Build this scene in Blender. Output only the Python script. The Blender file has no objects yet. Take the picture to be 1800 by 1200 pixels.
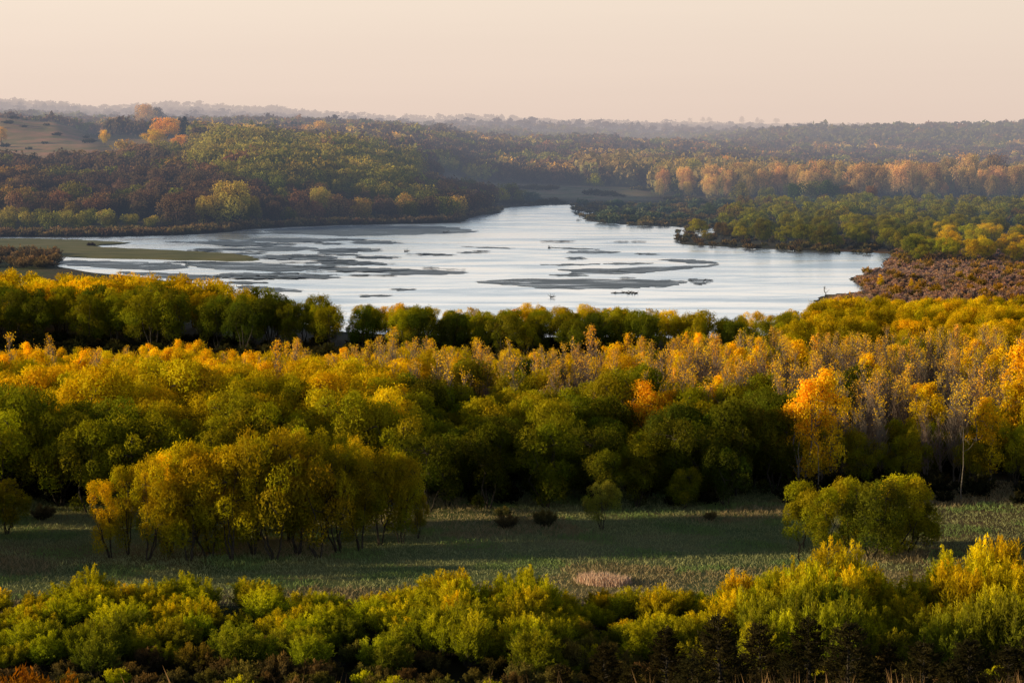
import bpy, bmesh, math, random
import numpy as np
from mathutils import Vector

R = math.radians
C = bpy.context.scene.collection
rng = np.random.default_rng(7)
CAMH, PITCH, F = 45.0, R(5.08), 4250.0      # camera height (m), pitch down, focal length in photo pixels (1800 wide)
CP, SP = math.cos(PITCH), math.sin(PITCH)

# ------------------------------------------------------------------ terrain
# columns: bearing (photo column of the bearing); rows: distance y.  Values: skyline row that the ground reaches there.
PXA = np.array([-9000, -3000, -900, -300, 0, 90, 180, 300, 450, 600, 700, 780, 840, 900, 1000, 1150, 1250, 1400, 1600, 1800, 2300, 5000], float)
DA = np.array([1000, 1100, 1250, 1400, 1550, 1700, 2000, 2500, 3200, 4500, 6000, 8000, 11000, 30000], float)
def Z0(*v): return v
# heights in metres at every column (rows = distances)
HT = {
 1000:  [3, 6, 8, 5, .4, .2, .2, .2, 0, 0, 0, 0, 0, 0, 0, 0, 0, 0, 0, 0, 0, 0],
 1100:  [6, 12, 15, 10, 6, 5, 4, 6, 5, 0.2, 0, 0, 0, 0, 0, 0, 0, 0, 0, 0, 0, 0],
 1250:  [10, 20, 24, 19, 17, 15, 14, 17, 17, 12, 7, 2.5, .2, 0, 0, 0, 0, 0, 0, 0, 0, 0],
 1400:  [14, 26, 32, 27, 26, 25, 24, 27, 26, 22, 14, 6, .5, .3, .3, .2, .2, .2, .2, .2, .2, .2],
 1550:  [18, 32, 38, 32, 31, 31, 31, 35, 30, 26, 20, 11, 3.5, 3.8, 3.5, 1, .4, .4, .4, .4, .4, .4],
 1700:  [22, 36, 44, 51, 51, 48, 39, 37, 33, 29, 25, 17, 10, 8, 7, 5, 4, 2, 1, 1, 1, 1],
 2000:  [24, 40, 46, 42, 40, 38, 34, 35, 34, 33, 32, 27, 20, 17, 14, 12, 12, 5, 3, 3, 3, 3],
 2500:  [24, 42, 50, 48, 45, 42, 42, 42, 42, 40, 37, 33, 29, 26, 24, 20, 16, 12, 10, 12, 14, 10],
 3200:  [24, 42, 54, 54, 54, 52, 48, 46, 44, 40, 37, 31, 30, 29, 24, 8, 22, 34, 38, 41, 44, 30],
 4500:  [24, 42, 70, 66, 64, 60, 56, 56, 52, 44, 43, 42, 43, 44, 41, 38, 30, 30, 30, 30, 30, 30],
 6000:  [20, 50, 98, 95, 90, 84, 70, 72, 66, 50, 40, 38, 36, 34, 34, 34, 36, 30, 30, 30, 30, 30],
 8000:  [20, 50, 120, 124, 122, 116, 104, 118, 104, 82, 70, 68, 72, 66, 54, 48, 46, 42, 38, 38, 40, 40],
 11000: [20, 50, 60, 60, 60, 60, 60, 60, 60, 60, 60, 60, 66, 68, 66, 60, 62, 54, 40, 40, 40, 40],
 30000: [0]*22,
}
HG = np.array([HT[int(d)] for d in DA], float)
NEARY = np.array([0, 5, 40, 85, 130, 172, 192, 900], float)
NEARZ = np.array([44, 43.3, 35, 24.2, 9.5, 1.6, 0.0, 0.0])

def wob(x, y, s, k=0.0):
    return (np.sin(x/s*1.7 + y/s*0.9 + k) + np.sin(x/s*0.8 - y/s*1.9 + 2.1*k + 1.3) + np.sin(x/s*3.1 + y/s*2.3 + 0.7*k) * .5) / 2.5

def sstep(t):
    t = np.clip(t, 0, 1); return t*t*(3-2*t)

def pxof(x, y): return 900 + F * x / np.maximum(y, 1.0)

def tz(x, y):
    x = np.asarray(x, float); y = np.asarray(y, float)
    px = np.clip(pxof(x, y), PXA[0], PXA[-1]-1)
    yy = np.clip(y, DA[0], DA[-1]-1)
    i = np.clip(np.searchsorted(PXA, px, side='right')-1, 0, len(PXA)-2)
    j = np.clip(np.searchsorted(DA, yy, side='right')-1, 0, len(DA)-2)
    u = sstep((px-PXA[i])/(PXA[i+1]-PXA[i])); v = (yy-DA[j])/(DA[j+1]-DA[j]); v = .5*v+.5*sstep(v)
    h = (HG[j, i]*(1-u)+HG[j, i+1]*u)*(1-v) + (HG[j+1, i]*(1-u)+HG[j+1, i+1]*u)*v
    h = h*sstep((y-np.interp(px, SHX, SHY))/95.0)
    amp = np.clip((h-2)/20, 0, 1)
    h = h + amp*(wob(x, y, 130)*2.2 + wob(x, y, 47, 2)*1.0)
    h = h + np.clip((y-2600)/2500, 0, 1)*wob(x, y, 520, 1)*5
    n = np.interp(y, NEARY, NEARZ)
    # the bluff the camera stands on runs on to both sides
    h = h + n + sstep((500-y)/300.0)*0.15*wob(x, y, 17)
    # valley side out of frame on the left
    side = sstep((-x - 130 - 0.14*y)/120.0)*sstep((1000-y)/250.0)
    h = h + side*(10+3*wob(x, y, 60))
    return h

SHX = np.array([-9000, -300, 0, 150, 300, 400, 440, 520, 600, 700, 790, 830, 877, 900, 1010, 5000], float)
SHR = np.array([417, 417, 417, 417, 414, 408, 403, 399, 396, 394, 392, 383, 374, 364, 361, 361], float)
def _yr(row):
    v = (600-row)/F; return (CP+v*SP)*(-CAMH)/(-SP+v*CP)
SHY = _yr(SHR)

def gdir(px, py):
    u = (px-900)/F; v = (600-py)/F
    return u, CP + v*SP, -SP + v*CP
def at(px, py, z=0.0):
    dx, dy, dz = gdir(px, py)
    t = (z-CAMH)/dz
    return dx*t, dy*t
def proj(x, y, z):
    d = y*CP - (z-CAMH)*SP
    return 900+F*x/d, 600-F*(y*SP+(z-CAMH)*CP)/d

# ------------------------------------------------------------------ materials
def new_group_haze():  # haze painted into every surface as a glow that grows with distance
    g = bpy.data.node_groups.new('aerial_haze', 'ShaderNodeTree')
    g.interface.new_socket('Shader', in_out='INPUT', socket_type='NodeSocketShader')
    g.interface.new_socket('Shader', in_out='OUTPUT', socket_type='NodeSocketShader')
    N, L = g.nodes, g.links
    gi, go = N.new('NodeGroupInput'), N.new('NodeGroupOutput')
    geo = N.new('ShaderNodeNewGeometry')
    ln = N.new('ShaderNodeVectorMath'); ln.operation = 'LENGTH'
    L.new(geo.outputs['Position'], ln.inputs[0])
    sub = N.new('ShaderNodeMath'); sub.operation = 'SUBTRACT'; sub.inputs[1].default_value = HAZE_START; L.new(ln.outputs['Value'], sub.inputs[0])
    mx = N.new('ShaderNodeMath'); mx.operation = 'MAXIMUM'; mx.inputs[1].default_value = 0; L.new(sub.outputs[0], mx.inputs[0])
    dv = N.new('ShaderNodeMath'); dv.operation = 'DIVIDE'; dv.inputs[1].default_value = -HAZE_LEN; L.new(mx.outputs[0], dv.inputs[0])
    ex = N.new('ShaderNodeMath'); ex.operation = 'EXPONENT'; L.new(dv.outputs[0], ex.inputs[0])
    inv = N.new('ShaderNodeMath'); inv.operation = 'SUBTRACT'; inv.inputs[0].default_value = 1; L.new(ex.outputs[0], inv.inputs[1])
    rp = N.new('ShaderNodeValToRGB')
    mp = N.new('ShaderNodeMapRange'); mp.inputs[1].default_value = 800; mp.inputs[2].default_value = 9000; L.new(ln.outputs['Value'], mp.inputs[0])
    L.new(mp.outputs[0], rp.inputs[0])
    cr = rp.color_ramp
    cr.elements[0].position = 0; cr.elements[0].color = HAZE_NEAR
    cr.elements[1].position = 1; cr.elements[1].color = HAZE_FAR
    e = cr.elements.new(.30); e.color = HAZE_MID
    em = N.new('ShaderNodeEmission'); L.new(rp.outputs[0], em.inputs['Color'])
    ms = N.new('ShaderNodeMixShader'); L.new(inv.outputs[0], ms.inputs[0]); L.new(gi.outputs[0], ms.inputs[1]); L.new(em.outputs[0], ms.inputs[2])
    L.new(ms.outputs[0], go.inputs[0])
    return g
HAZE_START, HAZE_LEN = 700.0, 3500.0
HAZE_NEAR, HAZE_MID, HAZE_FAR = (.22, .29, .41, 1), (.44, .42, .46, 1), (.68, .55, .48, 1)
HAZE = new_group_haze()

def mat(name, build):
    m = bpy.data.materials.new(name); m.use_nodes = True
    nt = m.node_tree; nt.nodes.clear()
    out = nt.nodes.new('ShaderNodeOutputMaterial')
    sh = build(nt.nodes, nt.links)
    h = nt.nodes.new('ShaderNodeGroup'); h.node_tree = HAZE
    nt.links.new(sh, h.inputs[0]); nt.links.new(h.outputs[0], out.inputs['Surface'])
    m.cycles.emission_sampling = 'NONE'
    return m

def b_leaf(transl=.35):
    def f(N, L):
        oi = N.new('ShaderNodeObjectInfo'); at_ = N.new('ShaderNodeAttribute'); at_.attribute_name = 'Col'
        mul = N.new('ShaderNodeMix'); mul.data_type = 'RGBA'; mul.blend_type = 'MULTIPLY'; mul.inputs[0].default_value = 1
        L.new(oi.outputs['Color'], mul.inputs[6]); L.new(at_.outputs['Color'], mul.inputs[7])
        d = N.new('ShaderNodeBsdfDiffuse'); t = N.new('ShaderNodeBsdfTranslucent')
        L.new(mul.outputs[2], d.inputs['Color'])
        hs = N.new('ShaderNodeHueSaturation'); hs.inputs['Saturation'].default_value = 1.05; hs.inputs['Value'].default_value = 1.3
        L.new(mul.outputs[2], hs.inputs['Color']); L.new(hs.outputs[0], t.inputs['Color'])
        m = N.new('ShaderNodeMixShader'); m.inputs[0].default_value = transl
        L.new(d.outputs[0], m.inputs[1]); L.new(t.outputs[0], m.inputs[2])
        return m.outputs[0]
    return f
def b_noisecol(cols, scale, rough=.9, detail=6, stretch=(1, 1, 1), bump=0, attr=False):
    def f(N, L):
        geo = N.new('ShaderNodeNewGeometry'); mp = N.new('ShaderNodeMapping'); mp.inputs['Scale'].default_value = stretch
        L.new(geo.outputs['Position'], mp.inputs['Vector'])
        n = N.new('ShaderNodeTexNoise'); n.inputs['Scale'].default_value = scale; n.inputs['Detail'].default_value = detail; n.inputs['Roughness'].default_value = .62
        L.new(mp.outputs[0], n.inputs['Vector'])
        r = N.new('ShaderNodeValToRGB'); cr = r.color_ramp
        while len(cr.elements) > 1: cr.elements.remove(cr.elements[-1])
        for k, (p, c) in enumerate(cols):
            e = cr.elements[0] if k == 0 else cr.elements.new(p)
            e.position = p; e.color = (*c, 1)
        L.new(n.outputs[0], r.inputs[0])
        col = r.outputs[0]
        if attr:
            a = N.new('ShaderNodeAttribute'); a.attribute_name = 'Col'
            mul = N.new('ShaderNodeMix'); mul.data_type = 'RGBA'; mul.blend_type = 'MULTIPLY'; mul.inputs[0].default_value = 1
            L.new(col, mul.inputs[6]); L.new(a.outputs['Color'], mul.inputs[7]); col = mul.outputs[2]
        p = N.new('ShaderNodeBsdfPrincipled'); p.inputs['Roughness'].default_value = rough
        p.inputs['Specular IOR Level'].default_value = .15
        L.new(col, p.inputs['Base Color'])
        if bump:
            b = N.new('ShaderNodeBump'); b.inputs['Strength'].default_value = 1; b.inputs['Distance'].default_value = bump
            L.new(n.outputs[0], b.inputs['Height']); L.new(b.outputs[0], p.inputs['Normal'])
        return p.outputs[0]
    return f
def b_water(N, L):
    geo = N.new('ShaderNodeNewGeometry')
    mp = N.new('ShaderNodeMapping'); mp.inputs['Scale'].default_value = (1, .38, 1); L.new(geo.outputs['Position'], mp.inputs['Vector'])
    n1 = N.new('ShaderNodeTexNoise'); n1.inputs['Scale'].default_value = 1.6; n1.inputs['Detail'].default_value = 4; L.new(mp.outputs[0], n1.inputs['Vector'])
    mp2 = N.new('ShaderNodeMapping'); mp2.inputs['Scale'].default_value = (.018, .055, 1); mp2.inputs['Rotation'].default_value = (0, 0, R(8)); L.new(geo.outputs['Position'], mp2.inputs['Vector'])
    n2 = N.new('ShaderNodeTexNoise'); n2.inputs['Scale'].default_value = 1.0; n2.inputs['Detail'].default_value = 5; n2.inputs['Roughness'].default_value = .6; n2.inputs['Distortion'].default_value = .8
    L.new(mp2.outputs[0], n2.inputs['Vector'])
    mr = N.new('ShaderNodeMapRange'); mr.inputs[1].default_value = .38; mr.inputs[2].default_value = .68; mr.inputs[3].default_value = .05; mr.inputs[4].default_value = .2
    L.new(n2.outputs[0], mr.inputs[0])
    b = N.new('ShaderNodeBump'); b.inputs['Distance'].default_value = .05; L.new(mr.outputs[0], b.inputs['Strength']); L.new(n1.outputs[0], b.inputs['Height'])
    p = N.new('ShaderNodeBsdfPrincipled')
    p.inputs['Base Color'].default_value = (.10, .12, .13, 1); p.inputs['Roughness'].default_value = .12; p.inputs['IOR'].default_value = 1.33
    p.inputs['Specular IOR Level'].default_value = .9
    L.new(b.outputs[0], p.inputs['Normal'])
    gl = N.new('ShaderNodeBsdfGlossy')
    mr2 = N.new('ShaderNodeMapRange'); mr2.inputs[1].default_value = .38; mr2.inputs[2].default_value = .66; mr2.inputs[3].default_value = .17; mr2.inputs[4].default_value = .33
    L.new(n2.outputs[0], mr2.inputs[0]); L.new(mr2.outputs[0], gl.inputs['Roughness'])
    sr = N.new('ShaderNodeValToRGB'); sr.color_ramp.elements[0].position = .44; sr.color_ramp.elements[0].color = (1, .985, .97, 1); sr.color_ramp.elements[1].position = .66; sr.color_ramp.elements[1].color = (.80, .87, .93, 1)
    L.new(n2.outputs[0], sr.inputs[0]); L.new(sr.outputs[0], gl.inputs['Color'])
    L.new(b.outputs[0], gl.inputs['Normal'])
    ms = N.new('ShaderNodeMixShader'); ms.inputs[0].default_value = .82
    L.new(p.outputs[0], ms.inputs[1]); L.new(gl.outputs[0], ms.inputs[2])
    return ms.outputs[0]
def b_sandbar(N, L):
    geo = N.new('ShaderNodeNewGeometry')
    mp = N.new('ShaderNodeMapping'); mp.inputs['Scale'].default_value = (.05, .16, 1); L.new(geo.outputs['Position'], mp.inputs['Vector'])
    n = N.new('ShaderNodeTexNoise'); n.inputs['Scale'].default_value = 1; n.inputs['Detail'].default_value = 7; n.inputs['Roughness'].default_value = .65; L.new(mp.outputs[0], n.inputs['Vector'])
    r = N.new('ShaderNodeValToRGB'); r.color_ramp.elements[0].color = (.065, .085, .12, 1); r.color_ramp.elements[0].position = .35
    r.color_ramp.elements[1].color = (.15, .19, .25, 1); r.color_ramp.elements[1].position = .7
    L.new(n.outputs[0], r.inputs[0])
    p = N.new('ShaderNodeBsdfPrincipled'); L.new(r.outputs[0], p.inputs['Base Color'])
    mr = N.new('ShaderNodeMapRange'); mr.inputs[1].default_value = .3; mr.inputs[2].default_value = .6; mr.inputs[3].default_value = .35; mr.inputs[4].default_value = .7
    L.new(n.outputs[0], mr.inputs[0]); L.new(mr.outputs[0], p.inputs['Roughness'])
    b = N.new('ShaderNodeBump'); b.inputs['Distance'].default_value = .3; b.inputs['Strength'].default_value = .6
    n3 = N.new('ShaderNodeTexNoise'); n3.inputs['Scale'].default_value = .9; L.new(geo.outputs['Position'], n3.inputs['Vector'])
    L.new(n3.outputs[0], b.inputs['Height']); L.new(b.outputs[0], p.inputs['Normal'])
    gl = N.new('ShaderNodeBsdfGlossy'); gl.inputs['Roughness'].default_value = .2; gl.inputs['Color'].default_value = (.82, .86, .9, 1)
    mpf = N.new('ShaderNodeMapping'); mpf.inputs['Scale'].default_value = (.06, .30, 1); L.new(geo.outputs['Position'], mpf.inputs['Vector'])
    nf = N.new('ShaderNodeTexNoise'); nf.inputs['Scale'].default_value = 1; nf.inputs['Detail'].default_value = 6; nf.inputs['Distortion'].default_value = .6; L.new(mpf.outputs[0], nf.inputs['Vector'])
    mf = N.new('ShaderNodeMapRange'); mf.inputs[1].default_value = .60; mf.inputs[2].default_value = .68; mf.inputs[3].default_value = .04; mf.inputs[4].default_value = .85
    L.new(nf.outputs[0], mf.inputs[0])
    ms = N.new('ShaderNodeMixShader'); L.new(mf.outputs[0], ms.inputs[0]); L.new(p.outputs[0], ms.inputs[1]); L.new(gl.outputs[0], ms.inputs[2])
    return ms.outputs[0]

M = {}
M['leaf'] = mat('autumn_foliage', b_leaf(.36))
M['twig'] = mat('bare_twigs', b_leaf(.0))
M['bark'] = mat('dark_bark', b_noisecol([(.3, (.03, .024, .018)), (.7, (.09, .075, .06))], 3))
M['pale'] = mat('pale_bark', b_noisecol([(.3, (.09, .075, .062)), (.7, (.24, .20, .17))], 3))
M['ground'] = mat('valley_ground', b_noisecol([(.3, (.035, .045, .02)), (.48, (.07, .065, .035)), (.62, (.10, .07, .045)), (.8, (.16, .11, .07))], .06, attr=True, bump=.3))
M['water'] = mat('river_water', b_water)
M['sandbar'] = mat('wet_sand', b_sandbar)
M['islet'] = mat('islet_grass', b_noisecol([(.3, (.10, .11, .04)), (.5, (.20, .19, .07)), (.75, (.32, .25, .12))], .12, stretch=(.4, 1, 1), bump=.2))

# ------------------------------------------------------------------ mesh helpers
def norm(v): return v/np.maximum(np.linalg.norm(v, axis=-1, keepdims=True), 1e-9)

def mesh_from(name, V, Fc, col=None, m=None, smooth=False):
    me = bpy.data.meshes.new(name)
    V = np.asarray(V, np.float32); Fc = np.asarray(Fc, np.int32)
    nf, k = Fc.shape
    me.vertices.add(len(V)); me.vertices.foreach_set('co', V.ravel())
    me.loops.add(nf*k); me.loops.foreach_set('vertex_index', Fc.ravel())
    me.polygons.add(nf); me.polygons.foreach_set('loop_start', np.arange(0, nf*k, k, dtype=np.int32))
    if smooth: me.polygons.foreach_set('use_smooth', np.ones(nf, bool))
    if col is not None:
        a = me.attributes.new('Col', 'FLOAT_COLOR', 'POINT')
        c = np.ones((len(V), 4), np.float32); c[:, :3] = col
        a.data.foreach_set('color', c.ravel())
    me.update()
    if m: me.materials.append(m)
    return me

def leaf_geo(P, N, T, Ln, Wd):
    T = norm(T); N = norm(N); B = norm(np.cross(N, T)); 
    Ln = np.asarray(Ln).reshape(-1, 1); Wd = np.asarray(Wd).reshape(-1, 1)
    V = np.stack([P-T*Ln*.5, P+B*Wd*.5-T*Ln*.08, P+T*Ln*.5, P-B*Wd*.5-T*Ln*.08], 1).reshape(-1, 3)
    n = len(P)
    return V, np.arange(4*n).reshape(n, 4)

def tubes(segs, sides=5):
    """segs: (p0, p1, r0, r1)"""
    if not len(segs): return np.zeros((0, 3)), np.zeros((0, 4), int)
    A = np.array([s[0] for s in segs], float); Bp = np.array([s[1] for s in segs], float)
    r0 = np.array([s[2] for s in segs])[:, None, None]; r1 = np.array([s[3] for s in segs])[:, None, None]
    D = norm(Bp-A); up = np.where(np.abs(D[:, 2:3]) > .9, np.array([[1., 0, 0]]), np.array([[0, 0, 1.]]))
    X = norm(np.cross(D, up)); Y = np.cross(D, X)
    a = np.arange(sides)*2*np.pi/sides
    ring = X[:, None]*np.cos(a)[None, :, None] + Y[:, None]*np.sin(a)[None, :, None]
    V = np.concatenate([A[:, None]+ring*r0, Bp[:, None]+ring*r1], 1).reshape(-1, 3)
    n = len(segs); base = (np.arange(n)*2*sides)[:, None]
    k = np.arange(sides); k2 = (k+1) % sides
    Fc = np.stack([base+k, base+k2, base+k2+sides, base+k+sides], -1).reshape(-1, 4)
    return V, Fc

def rsph(n, g, up=0.0):
    d = g.normal(size=(n, 3)); d[:, 2] += up; return norm(d)

def bend(p0, p1, r0, r1, g, k=3, amp=.08, sag=0):
    """a crooked limb of k pieces"""
    out = []; p0 = np.array(p0, float); p1 = np.array(p1, float); L = np.linalg.norm(p1-p0); prev = p0
    for i in range(1, k+1):
        t = i/k; q = p0+(p1-p0)*t
        if i < k: q = q+g.normal(size=3)*amp*L; 
        q[2] += sag*L*t*(1-t)
        out.append((prev, q, r0+(r1-r0)*(i-1)/k, r0+(r1-r0)*t)); prev = q
    return out

def lobed_tree(seed, H, rad, base, nl, lr, nleaf, leaf, stems=3, kind='willow', inner=.62, tail=.10, outw=1.0, shape=1.0, tr=.16, topy=.0, tint=.24, nj=.38, q0=.66):
    g = np.random.default_rng(seed)
    cz = (base+1)*.5*H; rz = (1-base)*.5*H
    segs = []; tips = []
    lean = g.normal(size=2)*.03*H
    for s in range(stems):
        a = 2*np.pi*(s+g.random()*.6)/stems
        rr = rad*.30*(0 if stems == 1 else 1)
        p0 = np.array([math.cos(a)*tr*1.2*(stems > 1), math.sin(a)*tr*1.2*(stems > 1), -.25])
        p1 = np.array([math.cos(a)*rr+lean[0], math.sin(a)*rr+lean[1], H*(base+.12+.12*g.random())])
        p2 = np.array([math.cos(a)*rr*1.7+lean[0], math.sin(a)*rr*1.7+lean[1], H*(.72+.12*g.random())])
        w = tr*(1 if stems < 3 else .75)
        segs += bend(p0, p1, w, w*.7, g, 4, .03); segs += bend(p1, p2, w*.7, w*.2, g, 3, .05)
        tips += [p1, (p1+p2)/2, p2]
    tips = np.array(tips)
    LC = []; LR = []
    for i in range(nl):
        d = rsph(1, g, .25)[0]
        q = q0+(1-q0)*g.random() if i > nl*.2 else .4*g.random()+.15
        t = d[2]
        wz = (1-abs(t))**0  # envelope
        taper = 1.0 if shape == 1 else np.clip(1-shape*max(t, 0), .25, 1)
        c = np.array([lean[0]+d[0]*rad*q*taper, lean[1]+d[1]*rad*q*taper, cz+d[2]*rz*q])
        r = lr*(.62+.76*g.random())
        c[2] = min(c[2], H-r*.85)
        LC.append(c); LR.append(r)
        low = tips[tips[:, 2] < c[2]+.2*H]
        k = np.argmin(np.linalg.norm(low-c, axis=1) if len(low) else np.linalg.norm(tips-c, axis=1))
        src = (low if len(low) else tips)[k]
        segs += bend(src, c, tr*.32, .03, g, 3, .06)
        for _ in range(3):
            segs.append((c, c+rsph(1, g, .5)[0]*r*.8, .03, .012))
    LC = np.array(LC); LR = np.array(LR)
    w = LR**2; idx = g.choice(nl, nleaf, p=w/w.sum())
    d = rsph(nleaf, g, .22)
    rr = inner+(1.02-inner)*g.random(nleaf)**.6 + np.abs(g.normal(size=nleaf))*tail
    # lumpy lobes
    rr = rr*(1+.16*np.sin(d[:, 0]*5+idx*1.3)+.12*np.sin(d[:, 1]*7+d[:, 2]*4+idx*2.1))
    P = LC[idx]+d*(LR[idx]*rr)[:, None]*np.array([1, 1, 1.02])
    up = np.array([0, 0, 1.])
    T = norm(d*outw*.5 + up*.4 + g.normal(size=(nleaf, 3))*.6)
    N = norm(d + nj*g.normal(size=(nleaf, 3)))
    T = norm(T - d*np.sum(T*d, 1, keepdims=True)*.5)
    N = norm(N - T*np.sum(N*T, 1, keepdims=True)*.35)
    L0, W0 = leaf
    s = .65+.7*g.random(nleaf)
    V, Fc = leaf_geo(P, N, T, L0*s, W0*s)
    v = 1+tint*(g.random(nleaf)-.5)*2
    lobv = (1+.22*(g.random(nl)-.5)*2)[idx]
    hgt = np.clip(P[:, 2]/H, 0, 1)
    out_ = np.clip((rr-inner)/(1.05-inner), 0, 1)*.5+.5*np.clip(d[:, 2]*.6+.5, 0, 1)      # tips turn yellow first; sunlit tops and shaded insides are painted in too
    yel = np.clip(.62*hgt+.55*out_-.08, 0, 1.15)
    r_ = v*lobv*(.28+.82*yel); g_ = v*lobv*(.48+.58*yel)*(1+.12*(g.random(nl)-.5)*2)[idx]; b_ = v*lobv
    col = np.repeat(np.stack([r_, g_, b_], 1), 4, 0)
    tv, tf = tubes(segs)
    return (V, Fc, col), (tv, tf, H)

def poplar_bare(seed, H, nleaf, leafsize, ntw=110, wid=.11, low=.5):
    g = np.random.default_rng(seed)
    segs = []; stems = []
    for k in range(4):
        b0 = np.array([g.normal()*.8, g.normal()*.8, -.2]); hh = H*(1 if k == 0 else .68+.3*g.random())
        tp = b0+np.array([g.normal()*.5, g.normal()*.5, hh*.99]); segs += bend(b0, tp, .10, .02, g, 6, .008); stems.append((b0, tp, hh))
    tw = []
    ends = []
    for i in range(ntw):
        b0, tp, hh = stems[i % 4]
        t = .18+.80*g.random(); a = g.random()*6.283; L = H*(.09+.15*g.random())*(1.15-t*.7)
        out = L*.36*(1+g.random()*.8)
        p0 = b0+(tp-b0)*t; z = p0[2]; p1 = p0+np.array([math.cos(a)*out, math.sin(a)*out, L])
        p1[2] = min(p1[2], H*1.02)
        tw += bend(p0, p1, .028, .012, g, 2, .05); ends.append(p1)
        for _ in range(3):
            q = p0+(p1-p0)*(.4+.6*g.random()); e = q+np.array([g.normal()*.25, g.normal()*.25, .5+.5*g.random()])*L*.45
            tw.append((q, e, .016, .009)); ends.append(e)
    ends = np.array(ends)
    w = np.clip((ends[:, 2]/H-low), 0.01, 1)**1.6; idx = g.choice(len(ends), nleaf, p=w/w.sum())
    P = ends[idx]+g.normal(size=(nleaf, 3))*np.array([.16, .16, .28])
    N = rsph(nleaf, g); T = rsph(nleaf, g)
    s = leafsize*(.6+.8*g.random(nleaf))
    V, Fc = leaf_geo(P, N, T, s, s*.85)
    v = 1+.3*(g.random(nleaf)-.5)*2
    col = np.repeat(np.stack([v, v*(.9+.2*g.random(nleaf)), v], 1), 4, 0)
    tv, tf = tubes(segs, 5); bv, bf = tubes(tw, 3)
    return (V, Fc, col), (tv, tf, H), (bv, bf)

def shrub(seed, H, rad, nst, nleaf, leaf, twigr=.018, spread=.6):
    """many feathery stems from one stool; leaves along the upper part of each stem"""
    g = np.random.default_rng(seed)
    segs = []; A = []; B = []
    for i in range(nst):
        a = g.random()*6.283; q = math.sqrt(g.random())
        h = H*(.62+.38*g.random())*(1-.35*q*q)
        p0 = np.array([math.cos(a)*rad*.25*q, math.sin(a)*rad*.25*q, -.15])
        p1 = np.array([math.cos(a)*rad*q*.85, math.sin(a)*rad*q*.85, h*.72])
        p2 = p1+np.array([math.cos(a)*rad*.12*q+g.normal()*.12, math.sin(a)*rad*.12*q+g.normal()*.12, h*.28])
        segs += bend(p0, p1, .05, twigr*1.3, g, 3, .04); segs.append((p1, p2, twigr*1.3, twigr*.5))
        mid = segs[-3][1]
        for (u, v) in ((mid, p1), (p1, p2)):
            A.append(u); B.append(v)
        for _ in range(7):
            t = .35+.6*g.random(); s = p0+(p1-p0)*t+ (p2-p1)*max(0, t-.7)
            e = s+np.array([math.cos(a)*.3+g.normal()*.45, math.sin(a)*.3+g.normal()*.45, .75+.4*g.random()])*H*.15
            segs.append((s, e, twigr*.8, twigr*.35)); A.append(s); B.append(e)
    A = np.array(A); B = np.array(B)
    w = np.linalg.norm(B-A, axis=1)*(.10+np.clip((A[:, 2]+B[:, 2])/2/H, 0, 1)**1.7); idx = g.choice(len(A), nleaf, p=w/w.sum())
    t = g.random(nleaf)**.8
    P = A[idx]+(B-A)[idx]*t[:, None]; dr = norm((B-A)[idx])
    P = P+g.normal(size=(nleaf, 3))*.10
    T = norm(dr*1.0+g.normal(size=(nleaf, 3))*.5); N = rsph(nleaf, g)
    outw = P*np.array([1, 1, .4]); N = norm(N+norm(outw)*.8)
    s = .6+.8*g.random(nleaf)
    V, Fc = leaf_geo(P, N, T, leaf[0]*s, leaf[1]*s)
    hgt = np.clip(P[:, 2]/H, 0, 1); sv = (1+.3*(g.random(len(A))-.5)*2)[idx]
    v = sv*(1+.2*(g.random(nleaf)-.5)*2)
    col = np.repeat(np.stack([v*(.30+.90*hgt**1.6), v*(.42+.68*hgt**1.3), v*.8], 1), 4, 0)  # shade painted in: leaf colour darkens towards the ground
    tv, tf = tubes(segs, 3)
    return (V, Fc, col), (tv, tf, H)

def cedar_geo(seed, H, rad, nleaf, leaf):
    g = np.random.default_rng(seed)
    segs = bend((0, 0, -.2), (0, 0, H*.97), .14, .02, g, 5, .006); A = []; B = []
    nb = 90
    for i in range(nb):
        t = .06+.9*(i/nb); a = i*2.4+g.random()*.6; L = rad*(1-t)**.75*(.65+.6*g.random())+.15
        p0 = np.array([0, 0, t*H]); p1 = p0+np.array([math.cos(a)*L, math.sin(a)*L, L*(.15+.5*g.random())])
        segs.append((p0, p1, .035, .01)); A.append(p0+(p1-p0)*.25); B.append(p1)
        for _ in range(5):
            q = p0+(p1-p0)*(.35+.6*g.random()); e = q+np.array([math.cos(a+g.normal()*.6), math.sin(a+g.normal()*.6), .35+g.random()*.6])*L*.32
            A.append(q); B.append(e)
    A.append(np.array([0, 0, H*.8])); B.append(np.array([0, 0, H*1.0]))
    A = np.array(A); B = np.array(B)
    w = np.linalg.norm(B-A, axis=1)+.1; idx = g.choice(len(A), nleaf, p=w/w.sum())
    P = A[idx]+(B-A)[idx]*g.random((nleaf, 1)) + g.normal(size=(nleaf, 3))*.09
    T = norm((B-A)[idx]+g.normal(size=(nleaf, 3))*.4*np.linalg.norm((B-A)[idx], axis=1, keepdims=True)); N = rsph(nleaf, g)
    s = .6+.8*g.random(nleaf)
    V, Fc = leaf_geo(P, N, T, leaf[0]*s, leaf[1]*s)
    sv = (1+.4*(g.random(len(A))-.5)*2)[idx]
    return (V, Fc, np.repeat(np.stack([sv, sv, sv], 1), 4, 0)), (*tubes(segs, 4), H)

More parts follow.
